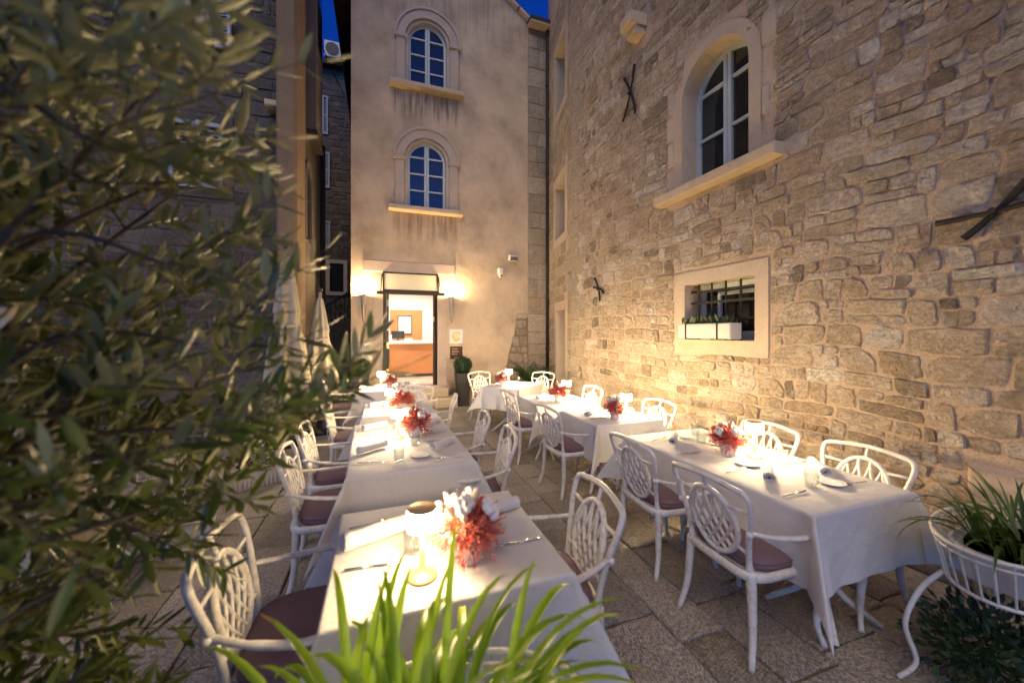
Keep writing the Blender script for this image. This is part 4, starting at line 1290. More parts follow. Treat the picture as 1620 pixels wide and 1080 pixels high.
# topiary balls in tall pots
def topiary(x, y, label):
    t = thing('potted_topiary', label, 'topiary', (x, y, 0), group='topiary balls by the doorway')
    vs = []
    mb = MB()
    prof = [(0.115, 0.0), (0.165, 0.74), (0.17, 0.75), (0.15, 0.75), (0.145, 0.70)]
    for q, (r_, z) in enumerate(prof):
        for sx_, sy_ in ((-1, -1), (1, -1), (1, 1), (-1, 1)): vs.append((sx_ * r_, sy_ * r_, z))
    fs = [(3, 2, 1, 0)] + [(i * 4 + k, i * 4 + (k + 1) % 4, i * 4 + 4 + (k + 1) % 4, i * 4 + 4 + k) for i in range(4) for k in range(4)]
    mb.add(vs, fs); mb.build('tall_pot', 'pot_black', t)
    MB().box((0, 0, 0.70), (0.29, 0.29, 0.02)).build('soil', 'soil', t)
    MB().tube([(0, 0, 0.68), (0.005, 0, 0.85)], 0.016, 6).build('stem', 'bark', t)
    me = leaf_mesh('box_leaf', 0.028, 0.016, 'box_leaf', seg=2)
    f = MB(); f.ball((0, 0, 0.90), 0.155, 14, 10, jit=0.05)
    leaf_blob(f, (0, 0, 0.90), 0.205, 1900, me, random.Random(x), shell=0.74)
    tag(f.build('foliage', 'box_leaf', t, True), kind='stuff')
topiary(1.78, 8.44, 'clipped boxwood ball in tall black pot right of the doorway')
topiary(-0.36, 8.40, 'clipped boxwood ball in tall black pot left of the doorway')

# fern in the corner
t = thing('corner_fern', 'dark green arching fern at the foot of the far right corner', 'fern', (3.35, 8.1, 0))
MB().lathe([(0.14, 0), (0.2, 0.36), (0.22, 0.38), (0.19, 0.38), (0.17, 0.3)], 18).build('pot', 'terracotta', t, True)
r_ = random.Random(8)
for k in range(30):
    a = r_.uniform(0, 2 * PI); el = r_.uniform(0.6, 1.35)
    d = Vector((math.cos(a) * math.cos(el), math.sin(a) * math.cos(el), math.sin(el)))
    L_ = r_.uniform(0.55, 0.95); p = Vector((0, 0, 0.34)); mb = MB(); mb.cur = r_.random()
    side = d.cross(Vector((0, 0, 1))).normalized(); path = [p.copy()]
    for i in range(16):
        f = i / 16
        if i > 1:
            ll = 0.15 * math.sin(PI * min(1, 0.15 + f * 0.85)) + 0.02
            for sg in (-1, 1):
                tip = p + side * sg * ll + d * ll * 0.45 + Vector((0, 0, -ll * 0.25))
                wv = d * 0.017
                mid = (p + tip) / 2
                mb.add([p - wv * 0.6, mid - wv, tip, mid + wv, p + wv * 0.6], [(0, 1, 2, 3, 4)])
        d = (d + Vector((0, 0, -0.085))).normalized(); p = p + d * (L_ / 16); path.append(p.copy())
    mb.tube(path, 0.004, 4, caps=False)
    mb.build('frond', 'fern_leaf', t)

# ------------------------------------------------------------------ chairs
def bez(pts, n=10):
    """Catmull-Rom through the points"""
    P = [Vector(p) for p in pts]; out = []
    for i in range(len(P) - 1):
        p0 = P[max(i - 1, 0)]; p1 = P[i]; p2 = P[i + 1]; p3 = P[min(i + 2, len(P) - 1)]
        for k in range(n):
            t_ = k / n
            out.append(0.5 * ((2 * p1) + (p2 - p0) * t_ + (2 * p0 - 5 * p1 + 4 * p2 - p3) * t_ ** 2 + (3 * p1 - p0 - 3 * p2 + p3) * t_ ** 3))
    out.append(P[-1])
    return out
def back_map(x, h):
    """point of the curved, leaning chair back: x across, h above the seat rail"""
    y = -0.215 - 0.05 * (h / 0.44) - 0.055 * (h / 0.44) ** 2 + 0.20 * x * x
    return Vector((x, y, 0.43 + h))
def make_chair(label):
    t = thing('armchair', label, 'chair', (0, 0, 0), group='white lattice-back garden armchairs')
    W = 'white_enamel'
    # seat rail
    rail = [(-0.20, -0.215, 0.425), (-0.235, 0.0, 0.425), (-0.245, 0.2, 0.425), (-0.17, 0.245, 0.425), (0, 0.255, 0.425), (0.17, 0.245, 0.425), (0.245, 0.2, 0.425), (0.235, 0, 0.425), (0.20, -0.215, 0.425), (0, -0.235, 0.425), (-0.20, -0.215, 0.425)]
    MB().tube(bez(rail, 5), 0.016, 8, flat=1.6).build('seat_frame', W, t, True)
    MB().box((0, 0.01, 0.432), (0.40, 0.42, 0.012), bevel=0.004).build('seat_pan', W, t)
    # cushion
    mb = MB(); vs = []; N = 28
    def outl(g, sc):
        c_, s_ = math.cos(g), math.sin(g)
        x = math.copysign(abs(c_) ** 0.45, c_) * 0.232 * sc * (1 - 0.07 * (-s_)); y = math.copysign(abs(s_) ** 0.45, s_) * 0.225 * sc
        return x, y + 0.018
    prof = [(0.90, 0.437), (0.985, 0.447), (1.0, 0.465), (0.98, 0.485), (0.9, 0.498), (0.65, 0.506), (0.3, 0.509)]
    for sc, z in prof:
        for k in range(N): vs.append((*outl(2 * PI * k / N, sc), z))
    fs = [(r_ * N + k, r_ * N + (k + 1) % N, (r_ + 1) * N + (k + 1) % N, (r_ + 1) * N + k) for r_ in range(len(prof) - 1) for k in range(N)]
    fs.append([(len(prof) - 1) * N + k for k in range(N)]); mb.add(vs, fs)
    cush = mb.build('cushion', 'cushion_fabric', t, True)
    MB().tube([(*outl(2 * PI * k / 40, 0.995), 0.483) for k in range(41)], 0.0045, 5, caps=False).build('piping', 'cushion_fabric', cush, True)
    # outer back frame
    oc = [(-0.185, -0.01), (-0.187, 0.08), (-0.205, 0.2), (-0.236, 0.32), (-0.245, 0.39), (-0.228, 0.432), (-0.16, 0.446), (0.0, 0.46), (0.16, 0.446), (0.228, 0.432), (0.245, 0.39), (0.236, 0.32), (0.205, 0.2), (0.187, 0.08), (0.185, -0.01)]
    path = [back_map(p[0], p[1]) for p in bez([(a, b, 0) for a, b in oc], 4)]
    rad = []
    for k in range(len(path)):
        f = abs(k / (len(path) - 1) - 0.5) * 2
        rad.append(0.0145 + (0.006 if f > 0.9 else 0.0))
    MB().tube(path, rad, 8, flat=1.0).build('back_frame', W, t, True)
    # oval with lattice
    oc_h, ow, oh = 0.212, 0.146, 0.172
    ring = [back_map(ow * math.cos(2 * PI * k / 36), oc_h + oh * math.sin(2 * PI * k / 36)) for k in range(37)]
    medal = MB().tube(ring, 0.0145, 8, caps=False).build('back_oval', W, t, True)
    lat = MB()
    for sgn in (-1, 1):
        for c0 in (-1.25, -0.82, -0.39, 0.04, 0.47, 0.90):
            pts_ = []
            for i in range(25):
                q = -1 + 2 * i / 24
                p_ = sgn * (c0 + 0.62 * (q + 0.2) + 0.30 * (1 - q * q) - 0.12)
                if p_ * p_ + q * q < 0.97: pts_.append(back_map(p_ * ow, oc_h + q * oh))
            if len(pts_) > 2: lat.tube(pts_, 0.0092, 6, caps=False)
    lat.build('back_lattice', W, medal, True)
    def bar(a, b, r_=0.0095):
        MB().tube([back_map(a[0] + (b[0] - a[0]) * q, a[1] + (b[1] - a[1]) * q) for q in (0, 0.33, 0.66, 1)], r_, 6).build('back_spoke', W, t, True)
    bar((0, oc_h + oh), (0, 0.456))
    for sg in (-1, 1):
        bar((sg * 0.098, oc_h + 0.115), (sg * 0.222, 0.335)); bar((sg * 0.115, oc_h - 0.088), (sg * 0.192, 0.105))
    bar((0, oc_h - oh), (0, -0.005))
    for sg in (-1, 1):
        a0 = back_map(sg * 0.21, 0.225)
        arm = bez([a0, (sg * 0.255, -0.13, 0.635), (sg * 0.29, 0.02, 0.625), (sg * 0.285, 0.13, 0.628), (sg * 0.272, 0.185, 0.60), (sg * 0.262, 0.20, 0.54), (sg * 0.248, 0.185, 0.45)], 6)
        arm_o = MB().tube(arm, [0.013] * 7 + [0.016] * 15 + [0.013] * (len(arm) - 22), 8, flat=0.8).build('armrest', W, t, True)
        sc = bez([(sg * 0.28, 0.10, 0.622), (sg * 0.272, 0.06, 0.57), (sg * 0.262, 0.085, 0.50), (sg * 0.25, 0.14, 0.45)], 6)
        MB().tube(sc, 0.0095, 6).build('arm_scroll', W, arm_o, True)
        MB().ball(a0 + Vector((sg * 0.012, -0.01, 0)), 0.017, 10, 7).build('arm_boss', W, arm_o, True)
        fl = bez([(sg * 0.235, 0.205, 0.44), (sg * 0.25, 0.225, 0.36), (sg * 0.236, 0.215, 0.2), (sg * 0.232, 0.212, 0.1), (sg * 0.25, 0.24, 0.0)], 5)
        MB().tube(fl, [0.027, 0.027, 0.027, 0.027, 0.026, 0.025, 0.024, 0.023, 0.022, 0.021, 0.02, 0.019, 0.018, 0.017, 0.016, 0.015, 0.014, 0.0135, 0.0135, 0.015, 0.017], 8).build('leg', W, t, True)
        bl = bez([(sg * 0.19, -0.21, 0.44), (sg * 0.20, -0.215, 0.32), (sg * 0.212, -0.225, 0.15), (sg * 0.235, -0.262, 0.0)], 6)
        MB().tube(bl, [0.026 - 0.011 * k / (len(bl) - 1) for k in range(len(bl))], 8).build('leg', W, t, True)
    return t
CH = [  # x, y, facing angle (0 = +Y), label
    (1.97, 1.59, -90, 'white lattice armchair in the right foreground, nearest on the aisle side of its table'),
    (2.00, 2.29, -91, 'white lattice armchair on the aisle side of the front right table, second from the camera'),
    (2.74, 1.59, 91, 'white lattice armchair against the wall at the front right table, nearest the basket planter'),
    (2.74, 2.27, 88, 'white lattice armchair against the wall at the front right table behind its lamp'),
    (1.93, 3.60, -86, 'white armchair with mauve cushion on the aisle side of the second right table'),
    (2.66, 3.45, 92, 'white armchair on the wall side of the second right table'),
    (1.87, 4.65, -88, 'white armchair with mauve cushion on the aisle side of the third right table'),
    (2.52, 4.62, 90, 'white armchair on the wall side of the third right table'),
    (1.90, 6.76, -160, 'white armchair at the left end of the angled table by the plastered wall'),
    (2.68, 6.42, 122, 'white armchair at the right end of the angled table in front of the fern'),
    (-0.27, 1.70, -90, 'white lattice armchair left of the front left table, partly behind olive leaves'),
    (0.72, 1.66, 84, 'white lattice armchair right of the front left table beside the flowers'),
    (-0.28, 2.86, -88, 'white armchair left of the second left table, the nearer of two'),
    (-0.29, 3.52, -90, 'white armchair left of the second left table, the farther of two'),
    (0.66, 2.84, 82, 'white armchair right of the second left table, the nearer of two'),
    (0.64, 3.50, 84, 'white armchair right of the second left table, the farther of two'),
    (-0.26, 4.65, -90, 'white armchair left of the third left table behind olive leaves'),
    (0.56, 4.60, 80, 'white armchair right of the third left table near the black pot'),
    (0.55, 5.86, -12, 'white armchair with its back to the camera at the far left table'),
    (-0.50, 6.55, -80, 'white armchair left of the far left table beside the topiary'),
]
proto = make_chair(CH[0][3])
proto.location = (CH[0][0], CH[0][1], 0); proto.rotation_euler = (0, 0, R(CH[0][2]))
for x, y, a, lb in CH[1:]:
    copy_thing(proto, lb, (x, y, 0), R(a))

# ------------------------------------------------------------------ tables and cloths
def cloth_mesh(sx, sy, drop, seed):
    rnd = random.Random(seed)
    ph = [rnd.uniform(0, 6) for _ in range(6)]
    br = 0.012
    def axis(s_):
        inner = [-s_ / 2 + s_ * k / 14 for k in range(15)]
        outw = [0.006, 0.012, 0.019, 0.03] + [0.03 + (drop - 0.03) * (k + 1) / 9 for k in range(9)]
        return [-s_ / 2 - o for o in reversed(outw)] + inner + [s_ / 2 + o for o in outw]
    A, B = axis(sx), axis(sy)
    def hang(o):
        a = o / br
        if a < PI / 2: return br * math.sin(a), -br * (1 - math.cos(a))
        return br, -br - (o - br * PI / 2)
    vs = []
    for b in B:
        for a in A:
            ox, oy = max(0, abs(a) - sx / 2), max(0, abs(b) - sy / 2)
            sa, sb = (1 if a > 0 else -1), (1 if b > 0 else -1)
            if ox == 0 and oy == 0:
                z = 0.0012 * math.sin(a * 11 + ph[0]) * math.sin(b * 9 + ph[1])
                for cr, cc in ((a, 0.0), (b, sy * 3 / 14), (b, -sy * 3 / 14)): z += 0.004 * math.exp(-((cr - cc) / 0.010) ** 2)
                vs.append((a, b, z))
            elif ox == 0 or oy == 0:
                o = ox or oy
                e, z = hang(o)
                f = o / drop
                tcoord = b if ox else a
                rip = 0.017 * f * math.sin(tcoord * 9 + ph[2] + sa * 2 + sb) + 0.010 * f * f * math.sin(tcoord * 23 + ph[3] + sb)
                e += 0.03 * f + rip
                vs.append((sa * (sx / 2 + e), b, z) if ox else (a, sb * (sy / 2 + e), z))
            else:
                r_ = math.hypot(ox, oy); th = math.atan2(oy, ox)
                q = math.sin(2 * th)
                e, z = hang(r_)
                f = min(1.2, r_ / drop)
                out = r_ * 0.50 * q
                zz = -math.sqrt(max(0, z * z - (out * 0.9) ** 2))
                k1, k2 = math.cos(th) ** 2, math.sin(th) ** 2
                vs.append((sa * (sx / 2 + (e + 0.03 * f) * k1 + out * 0.72), sb * (sy / 2 + (e + 0.03 * f) * k2 + out * 0.72), zz))
    n = len(A); fs = []
    for j in range(len(B) - 1):
        for i in range(n - 1): fs.append((j * n + i, j * n + i + 1, (j + 1) * n + i + 1, (j + 1) * n + i))
    mb = MB(); mb.add(vs, fs)
    return mb.mesh('tablecloth', 'white_cloth', True)
def table(x, y, sx, sy, rz, drop, tl, cl, seed):
    t = thing('dining_table', tl, 'table', (x, y, 0), rz, 'cloth-covered dining tables')
    MB().box((0, 0, 0.725), (sx - 0.01, sy - 0.01, 0.03), bevel=0.004).build('table_top', 'planter_white', t)
    long_y = sy >= sx
    for sg in (-1, 1):
        px, py = (0, sg * (sy / 2 - 0.22)) if long_y else (sg * (sx / 2 - 0.22), 0)
        MB().tube([(px, py, 0.02), (px, py, 0.71)], 0.03, 10).build('column', 'white_enamel', t, True)
        for k in range(4):
            a = PI / 4 + k * PI / 2
            MB().tube([(px, py, 0.24), (px + 0.12 * math.cos(a), py + 0.12 * math.sin(a), 0.12), (px + 0.27 * math.cos(a), py + 0.27 * math.sin(a), 0.015)], [0.022, 0.02, 0.016], 6).build('foot', 'white_enamel', t, True)
    c = obj('tablecloth', cloth_mesh(sx, sy, drop, seed))
    c.location = (x, y, 0.7465); c.rotation_euler = (0, 0, rz)
    tag(c, cl, 'tablecloth', 'white tablecloths')
TABLES = [
    (0.26, 1.665, 0.85, 0.77, 0.0, 0.40, 'front left table', 0),
    (0.21, 3.28, 0.82, 1.40, 0.02, 0.38, 'second left table', 1),
    (0.22, 4.72, 0.76, 0.80, 0.0, 0.36, 'third left table', 2),
    (0.18, 6.55, 0.95, 0.80, 0.0, 0.38, 'far left table before the doorway', 3),
    (2.44, 2.03, 0.82, 1.50, 0.0, 0.38, 'front right table', 4),
    (2.36, 3.56, 0.76, 0.72, 0.03, 0.36, 'second right table', 5),
    (2.24, 4.66, 0.74, 0.70, -0.03, 0.36, 'third right table', 6),
    (2.18, 6.14, 0.86, 0.68, R(41), 0.36, 'angled table by the plastered wall', 7),
]
for x, y, sx, sy, rz, dr, nm, sd in TABLES:
    table(x, y, sx, sy, rz, dr, 'white pedestal dining table under cloth, the ' + nm, 'white pressed tablecloth hanging over the ' + nm, sd + 60)
TZ = 0.7500

# ------------------------------------------------------------------ table lamps
def make_lamp(label, level='lamp'):
    t = thing('table_lamp', label, 'lamp', (0, 0, TZ), group='small gold table lamps')
    MB().lathe([(0.0, 0.0), (0.054, 0.0), (0.056, 0.004), (0.053, 0.009), (0.030, 0.017), (0.012, 0.03), (0.0105, 0.05), (0.0105, 0.19), (0.0, 0.19)], 28).build('base', 'gold_metal', t, True)
    MB().lathe([(0.052, 0.180), (0.0545, 0.180), (0.0545, 0.248), (0.052, 0.248)], 32).build('shade', level + '_shade_light', t, True)
    MB().lathe([(0.012, 0.200), (0.047, 0.200), (0.047, 0.204), (0.012, 0.204)], 24).build('diffuser', level + '_diffuser_light', t)
    MB().lathe([(0.0, 0.249), (0.052, 0.249), (0.0545, 0.250), (0.0545, 0.2525), (0.051, 0.2545), (0.0, 0.2555)], 32).build('cap', 'gold_metal', t, True)
    return t
LP = [(0.15, 1.43, 'front left table beside the cotton flowers'), (0.15, 3.36, 'second left table'), (0.12, 4.56, 'third left table'), (0.03, 6.56, 'far left table before the doorway'),
      (2.55, 2.00, 'front right table'), (2.46, 3.38, 'second right table'), (2.36, 4.54, 'third right table'), (2.12, 6.22, 'angled table by the plastered wall')]
LEVEL = ['low', 'dimmed', 'dimmed', 'lamp', 'dimmed', 'lamp', 'lamp', 'lamp']
first = {}
for (x, y, nm), lv in zip(LP, LEVEL):
    lb = 'lit gold lamp with glowing drum shade on the ' + nm
    if lv not in first:
        first[lv] = make_lamp(lb, lv); first[lv].location = (x, y, TZ)
    else:
        copy_thing(first[lv], lb, (x, y, TZ), rng.uniform(0, 6))

# ------------------------------------------------------------------ flower arrangements
def make_flowers(label, seed, cotton, tails, red=260, spiky=0):
    rnd = random.Random(seed)
    t = thing('flower_arrangement', label, 'flowers', (0, 0, TZ), group='dried flower arrangements in white pots')
    MB().lathe([(0.0, 0.0), (0.042, 0.0), (0.046, 0.004), (0.058, 0.085), (0.060, 0.088), (0.056, 0.088), (0.05, 0.06), (0.0, 0.055)], 26).build('pot', 'porcelain', t, True)
    mb = MB()
    C = Vector((0, 0, 0.112))
    def updir(lo=-0.25):
        while True:
            d = Vector((rnd.gauss(0, 1), rnd.gauss(0, 1), rnd.gauss(0.25, 0.9))).normalized()
            if d.z > lo: return d
    for k in range(red):
        d = updir(-0.55); L_ = rnd.uniform(0.06, 0.125) * (1.18 - 0.4 * max(0, d.z))
        p0 = C + d * 0.03; p1 = C + d * L_ + Vector((0, 0, rnd.uniform(-0.01, 0.01)))
        mb.cur = rnd.random()
        mb.tube([p0, p1], [0.0012, 0.0007], 3, caps=False)
        for q in range(10):
            f = rnd.uniform(0.3, 1.0); p = p0 + (p1 - p0) * f
            dd = (d + Vector((rnd.uniform(-1, 1), rnd.uniform(-1, 1), rnd.uniform(-1, 1))) * 0.9).normalized() * rnd.uniform(0.008, 0.02)
            s_ = dd.cross(d + Vector((0.1, 0.2, 0.3))).normalized() * 0.0022
            mb.add([p - s_ * 0.5, p + dd * 0.6 - s_, p + dd, p + dd * 0.6 + s_, p + s_ * 0.5], [(0, 1, 2, 3, 4)])
    tag(mb.build('red_moss', 'red_moss', t), kind='stuff')
    for k in range(spiky):
        d = updir(0.2); p = C + d * rnd.uniform(0.06, 0.09); mb = MB(); mb.cur = rnd.random()
        for q in range(9):
            dd = (d + Vector((rnd.uniform(-1, 1), rnd.uniform(-1, 1), rnd.uniform(-1, 1))) * 0.55).normalized()
            mb.tube([p, p + dd * 0.022, p + dd * 0.045], [0.003, 0.005, 0.0008], 5)
        mb.build('red_bloom', 'red_petal', t, True)
    for k in range(cotton):
        a = 2 * PI * k / max(1, cotton) + rnd.uniform(-0.4, 0.4); el = rnd.uniform(0.35, 1.3)
        d = Vector((math.cos(a) * math.cos(el), math.sin(a) * math.cos(el), math.sin(el))); p = C + d * rnd.uniform(0.085, 0.12)
        mb = MB()
        s1 = d.orthogonal().normalized(); s2 = d.cross(s1)
        for q in range(4):
            g_ = q * PI / 2 + rnd.uniform(-0.2, 0.2)
            mb.ball(p + (s1 * math.cos(g_) + s2 * math.sin(g_)) * 0.0145, 0.0185, 9, 7, jit=0.08, rnd=rnd)
        mb.build('cotton_boll', 'cotton', t, True)
    for k in range(tails):
        d = updir(0.0); p = C + d * rnd.uniform(0.085, 0.13)
        q = d.to_track_quat('Z', 'X').to_matrix()
        mb = MB(); mb.cur = rnd.random()
        mb.ball(p, 0.012, 8, 7, sq=(1, 1, 2.2), rot=q, jit=0.12, rnd=rnd)
        for w_ in range(26):
            dd = (d * rnd.uniform(0.6, 1.4) + Vector((rnd.uniform(-1, 1), rnd.uniform(-1, 1), rnd.uniform(-1, 1))) * 0.7).normalized()
            b_ = p + q @ Vector((rnd.uniform(-0.008, 0.008), rnd.uniform(-0.008, 0.008), rnd.uniform(-0.018, 0.018)))
            s_ = dd.orthogonal().normalized() * 0.0006
            mb.add([b_ - s_, b_ + s_, b_ + dd * 0.014], [(0, 1, 2)])
        mb.tube([C, p], 0.001, 4, caps=False)
        mb.build('bunny_tail', 'bunny_tail', t, True)
    return t
fl_a = make_flowers('cotton bolls, bunny tails and red moss in a white pot on the front left table', 4, 8, 20, 760)
fl_c = make_flowers('coral and cream dried flowers on the third left table', 17, 5, 16, 640, spiky=6)
fl_c.location = (0.25, 4.52, TZ); fl_c.scale = (1.2, 1.2, 1.2)
fl_a.location = (0.33, 1.48, TZ); fl_a.scale = (1.15, 1.15, 1.15)
fl_b = make_flowers('red blooms with pale cotton in a white pot on the front right table', 9, 4, 4, 560, spiky=20)
fl_b.location = (2.41, 2.10, TZ); fl_b.scale = (1.05, 1.05, 1.05)
copy_thing(fl_b, 'coral red dried flowers in a white pot on the second left table', (0.29, 3.36, TZ), 2.0, scale=1.15)
copy_thing(fl_b, 'small red dried flowers on the far left table before the doorway', (0.16, 6.50, TZ), 1.0)
copy_thing(fl_c, 'orange red dried flowers with cotton in a white pot on the second right table', (2.31, 3.36, TZ), 1.1)
copy_thing(fl_b, 'deep red dried flowers in a white pot on the third right table', (2.20, 4.45, TZ), 3.0, scale=1.1)
copy_thing(fl_b, 'red and white dried flowers on the angled table by the plastered wall', (1.98, 6.18, TZ), 5.0)

# ------------------------------------------------------------------ tableware
def napkin_mesh(l, r, seed):
    rnd = random.Random(seed); mb = MB()
    th = 0.0022; turns = 2.6; N = 44
    sec = []
    for k in range(N + 1):
        a = turns * 2 * PI * k / N; rr = 0.010 + (r - 0.010) * k / N
        sec.append((rr, a))
    M_ = 9; vs = []
    for i in range(M_ + 1):
        x = -l / 2 + l * i / M_
        e = rnd.uniform(-0.0008, 0.0008)
        for off in (0, th):
            for rr, a in sec:
                vs.append((x + (0.004 * math.sin(a) if i in (0, M_) else 0), (rr + off + e) * math.cos(a), r + (rr + off + e) * math.sin(a) * 0.93))
    n2 = 2 * (N + 1); fs = []
    for i in range(M_):
        for k in range(N):
            a0 = i * n2 + k; b0 = a0 + n2
            fs.append((a0, a0 + 1, b0 + 1, b0)); a1 = a0 + N + 1; b1 = a1 + n2
            fs.append((a1, b1, b1 + 1, a1 + 1))
    for i in (0, M_):
        for k in range(N):
            a0 = i * n2 + k
            fs.append((a0, a0 + N + 1, a0 + N + 2, a0 + 1))
    for i in range(M_):
        e_ = i * n2 + N
        fs.append((e_, e_ + n2, e_ + n2 + N + 1, e_ + N + 1))
    mb.add(vs, fs)
    return mb.mesh('napkin', 'napkin_cloth', True)
NAP = napkin_mesh(0.24, 0.030, 2)
NAPS = [(-0.005, 1.745, 0.36, 'on the left of the front left table', 1.22), (0.55, 1.80, 0.25, 'at the right of the front left table behind the flowers', 1),
        (-0.05, 3.06, 0.62, 'on the left of the second left table, the nearer one', 1), (-0.04, 3.74, 0.6, 'on the left of the second left table, the farther one', 1),
        (0.47, 2.98, 0.78, 'on the right of the second left table, the nearer one', 1), (0.48, 3.72, 0.9, 'on the right of the second left table, the farther one', 1),
        (-0.01, 4.84, 0.5, 'on the left of the third left table', 1), (0.46, 4.86, 0.7, 'on the right of the third left table', 1),
        (2.28, 2.50, 0.76, 'at the far end of the front right table, aisle side', 1), (2.28, 1.70, 0.68, 'at the near end of the front right table, aisle side', 1), (2.68, 1.66, 0.85, 'at the near end of the front right table, wall side', 1),
        (2.16, 3.58, 0.6, 'on the aisle side of the second right table', 1), (2.06, 4.70, 0.7, 'on the aisle side of the third right table', 1), (2.58, 3.52, 0.5, 'on the wall side of the second right table', 0.9), (0.42, 6.62, 0.3, 'on the right of the far left table', 1)]
for x, y, a, nm, sc in NAPS:
    o = obj('napkin', NAP); o.location = (x, y, TZ + 0.0015); o.rotation_euler = (0, 0, a); o.scale = (sc, sc, sc)
    tag(o, 'white cloth napkin rolled ' + nm, 'napkin', 'rolled white napkins')
gp = [(0.0, 0.004), (0.028, 0.0), (0.033, 0.003), (0.036, 0.04), (0.0385, 0.088), (0.0375, 0.0895), (0.0355, 0.088), (0.033, 0.045), (0.029, 0.012), (0.0, 0.010)]
GL = MB().lathe(gp, 24).mesh('tumbler', 'tumbler_glass', True)
GLS = [(0.37, 1.93, 'at the back of the front left table'), (0.13, 1.60, 'behind the lamp on the front left table'),
       (0.13, 2.76, 'at the near edge of the second left table'), (0.09, 3.42, 'left of the lamp on the second left table'), (0.27, 3.09, 'in front of the flowers on the second left table'),
       (2.61, 2.60, 'at the far wall end of the front right table'), (2.45, 2.38, 'left of the flowers on the front right table'), (2.60, 1.84, 'right of the lamp on the front right table'), (2.38, 1.51, 'at the near end of the front right table'),
       (2.36, 6.40, 'on the angled table by the plastered wall'), (0.43, 6.42, 'on the far left table before the doorway'), (0.02, 4.62, 'beside the lamp on the third left table'), (2.55, 3.62, 'behind the flowers on the second right table'), (2.45, 4.66, 'beside the lamp on the third right table')]
for x, y, nm in GLS:
    o = obj('glass_tumbler', GL); o.location = (x, y, TZ + 0.001); o.rotation_euler = (0, 0, rng.uniform(0, 6))
    tag(o, 'cut glass tumbler ' + nm, 'glass', 'cut glass tumblers')
PL = MB().lathe([(0.0, 0.003), (0.04, 0.001), (0.05, 0.002), (0.072, 0.011), (0.075, 0.0135), (0.073, 0.0145), (0.05, 0.006), (0.0, 0.006)], 32).mesh('side_plate', 'porcelain', True)
for x, y, nm in [(0.28, 2.82, 'on the second left table beside the napkin'), (2.47, 2.57, 'at the far end of the front right table'), (2.55, 2.33, 'behind the flowers on the front right table'), (2.36, 1.90, 'in front of the lamp on the front right table'), (2.53, 1.50, 'at the near end of the front right table')]:
    o = obj('side_plate', PL); o.location = (x, y, TZ + 0.001)
    tag(o, 'small white side plate ' + nm, 'plate', 'white side plates')
def knife_mesh():
    mb = MB()
    mb.tube([(-0.105, 0, 0.004), (-0.06, 0, 0.0045), (-0.005, 0, 0.004)], [0.0055, 0.0062, 0.0042], 6, flat=0.6)
    out = [(-0.006, -0.004), (0.03, -0.0085), (0.08, -0.0085), (0.1, -0.004), (0.108, 0.004), (0.05, 0.006), (-0.006, 0.004)]
    mb.prism(out, 0.003, 0.0045)
    return mb.mesh('knife', 'steel', True)
def fork_mesh():
    mb = MB()
    mb.tube([(-0.1, 0, 0.003), (-0.06, 0, 0.004), (0.0, 0, 0.006), (0.035, 0, 0.008)], [0.006, 0.005, 0.003, 0.004], 6, flat=0.5)
    mb.box((0.044, 0, 0.008), (0.02, 0.022, 0.002))
    for k in range(4):
        y = -0.0095 + k * 0.0063
        mb.tube([(0.052, y, 0.008), (0.075, y, 0.0065), (0.098, y, 0.011)], [0.0016, 0.0015, 0.0009], 5)
    return mb.mesh('fork', 'steel', True)
KN, FK = knife_mesh(), fork_mesh()
for x, y, a, nm in [(-0.02, 1.55, -0.06, 'at the left front of the front left table'), (0.56, 1.52, 0.0, 'at the right of the front left table'), (-0.04, 2.78, -0.2, 'at the near left of the second left table'), (0.47, 3.42, 0.1, 'at the far right of the second left table'),
                    (2.17, 2.22, -0.1, 'beside the far napkin on the front right table'), (2.18, 1.47, 0.08, 'at the near corner of the front right table'), (2.70, 1.81, 0.0, 'on the wall side of the front right table'), (0.47, 4.70, 0.1, 'on the right of the third left table'), (2.15, 3.42, 0.1, 'on the second right table'), (2.05, 4.55, 0.1, 'on the third right table'), (-0.03, 3.52, 0.05, 'at the far left of the second left table')]:
    o = obj('table_knife', KN); o.location = (x, y, TZ + 0.0008); o.rotation_euler = (0, 0, a); tag(o, 'steel table knife lying ' + nm, 'knife', 'table knives')
for x, y, a, nm in [(-0.03, 1.89, 0.12, 'at the left rear of the front left table'), (0.57, 1.86, 3.1, 'at the right rear of the front left table'), (0.47, 2.70, 3.1, 'at the near right of the second left table'), (2.20, 2.58, 0.2, 'at the far end of the front right table'),
                    (2.18, 1.84, 0.08, 'in the middle of the front right table, aisle side'), (2.66, 1.45, 3.1, 'at the near wall corner of the front right table'), (0.46, 3.16, 3.2, 'in the middle right of the second left table'), (-0.05, 3.35, 0.1, 'in the middle left of the second left table')]:
    o = obj('table_fork', FK); o.location = (x, y, TZ + 0.0008); o.rotation_euler = (0, 0, a); tag(o, 'steel table fork lying ' + nm, 'fork', 'table forks')

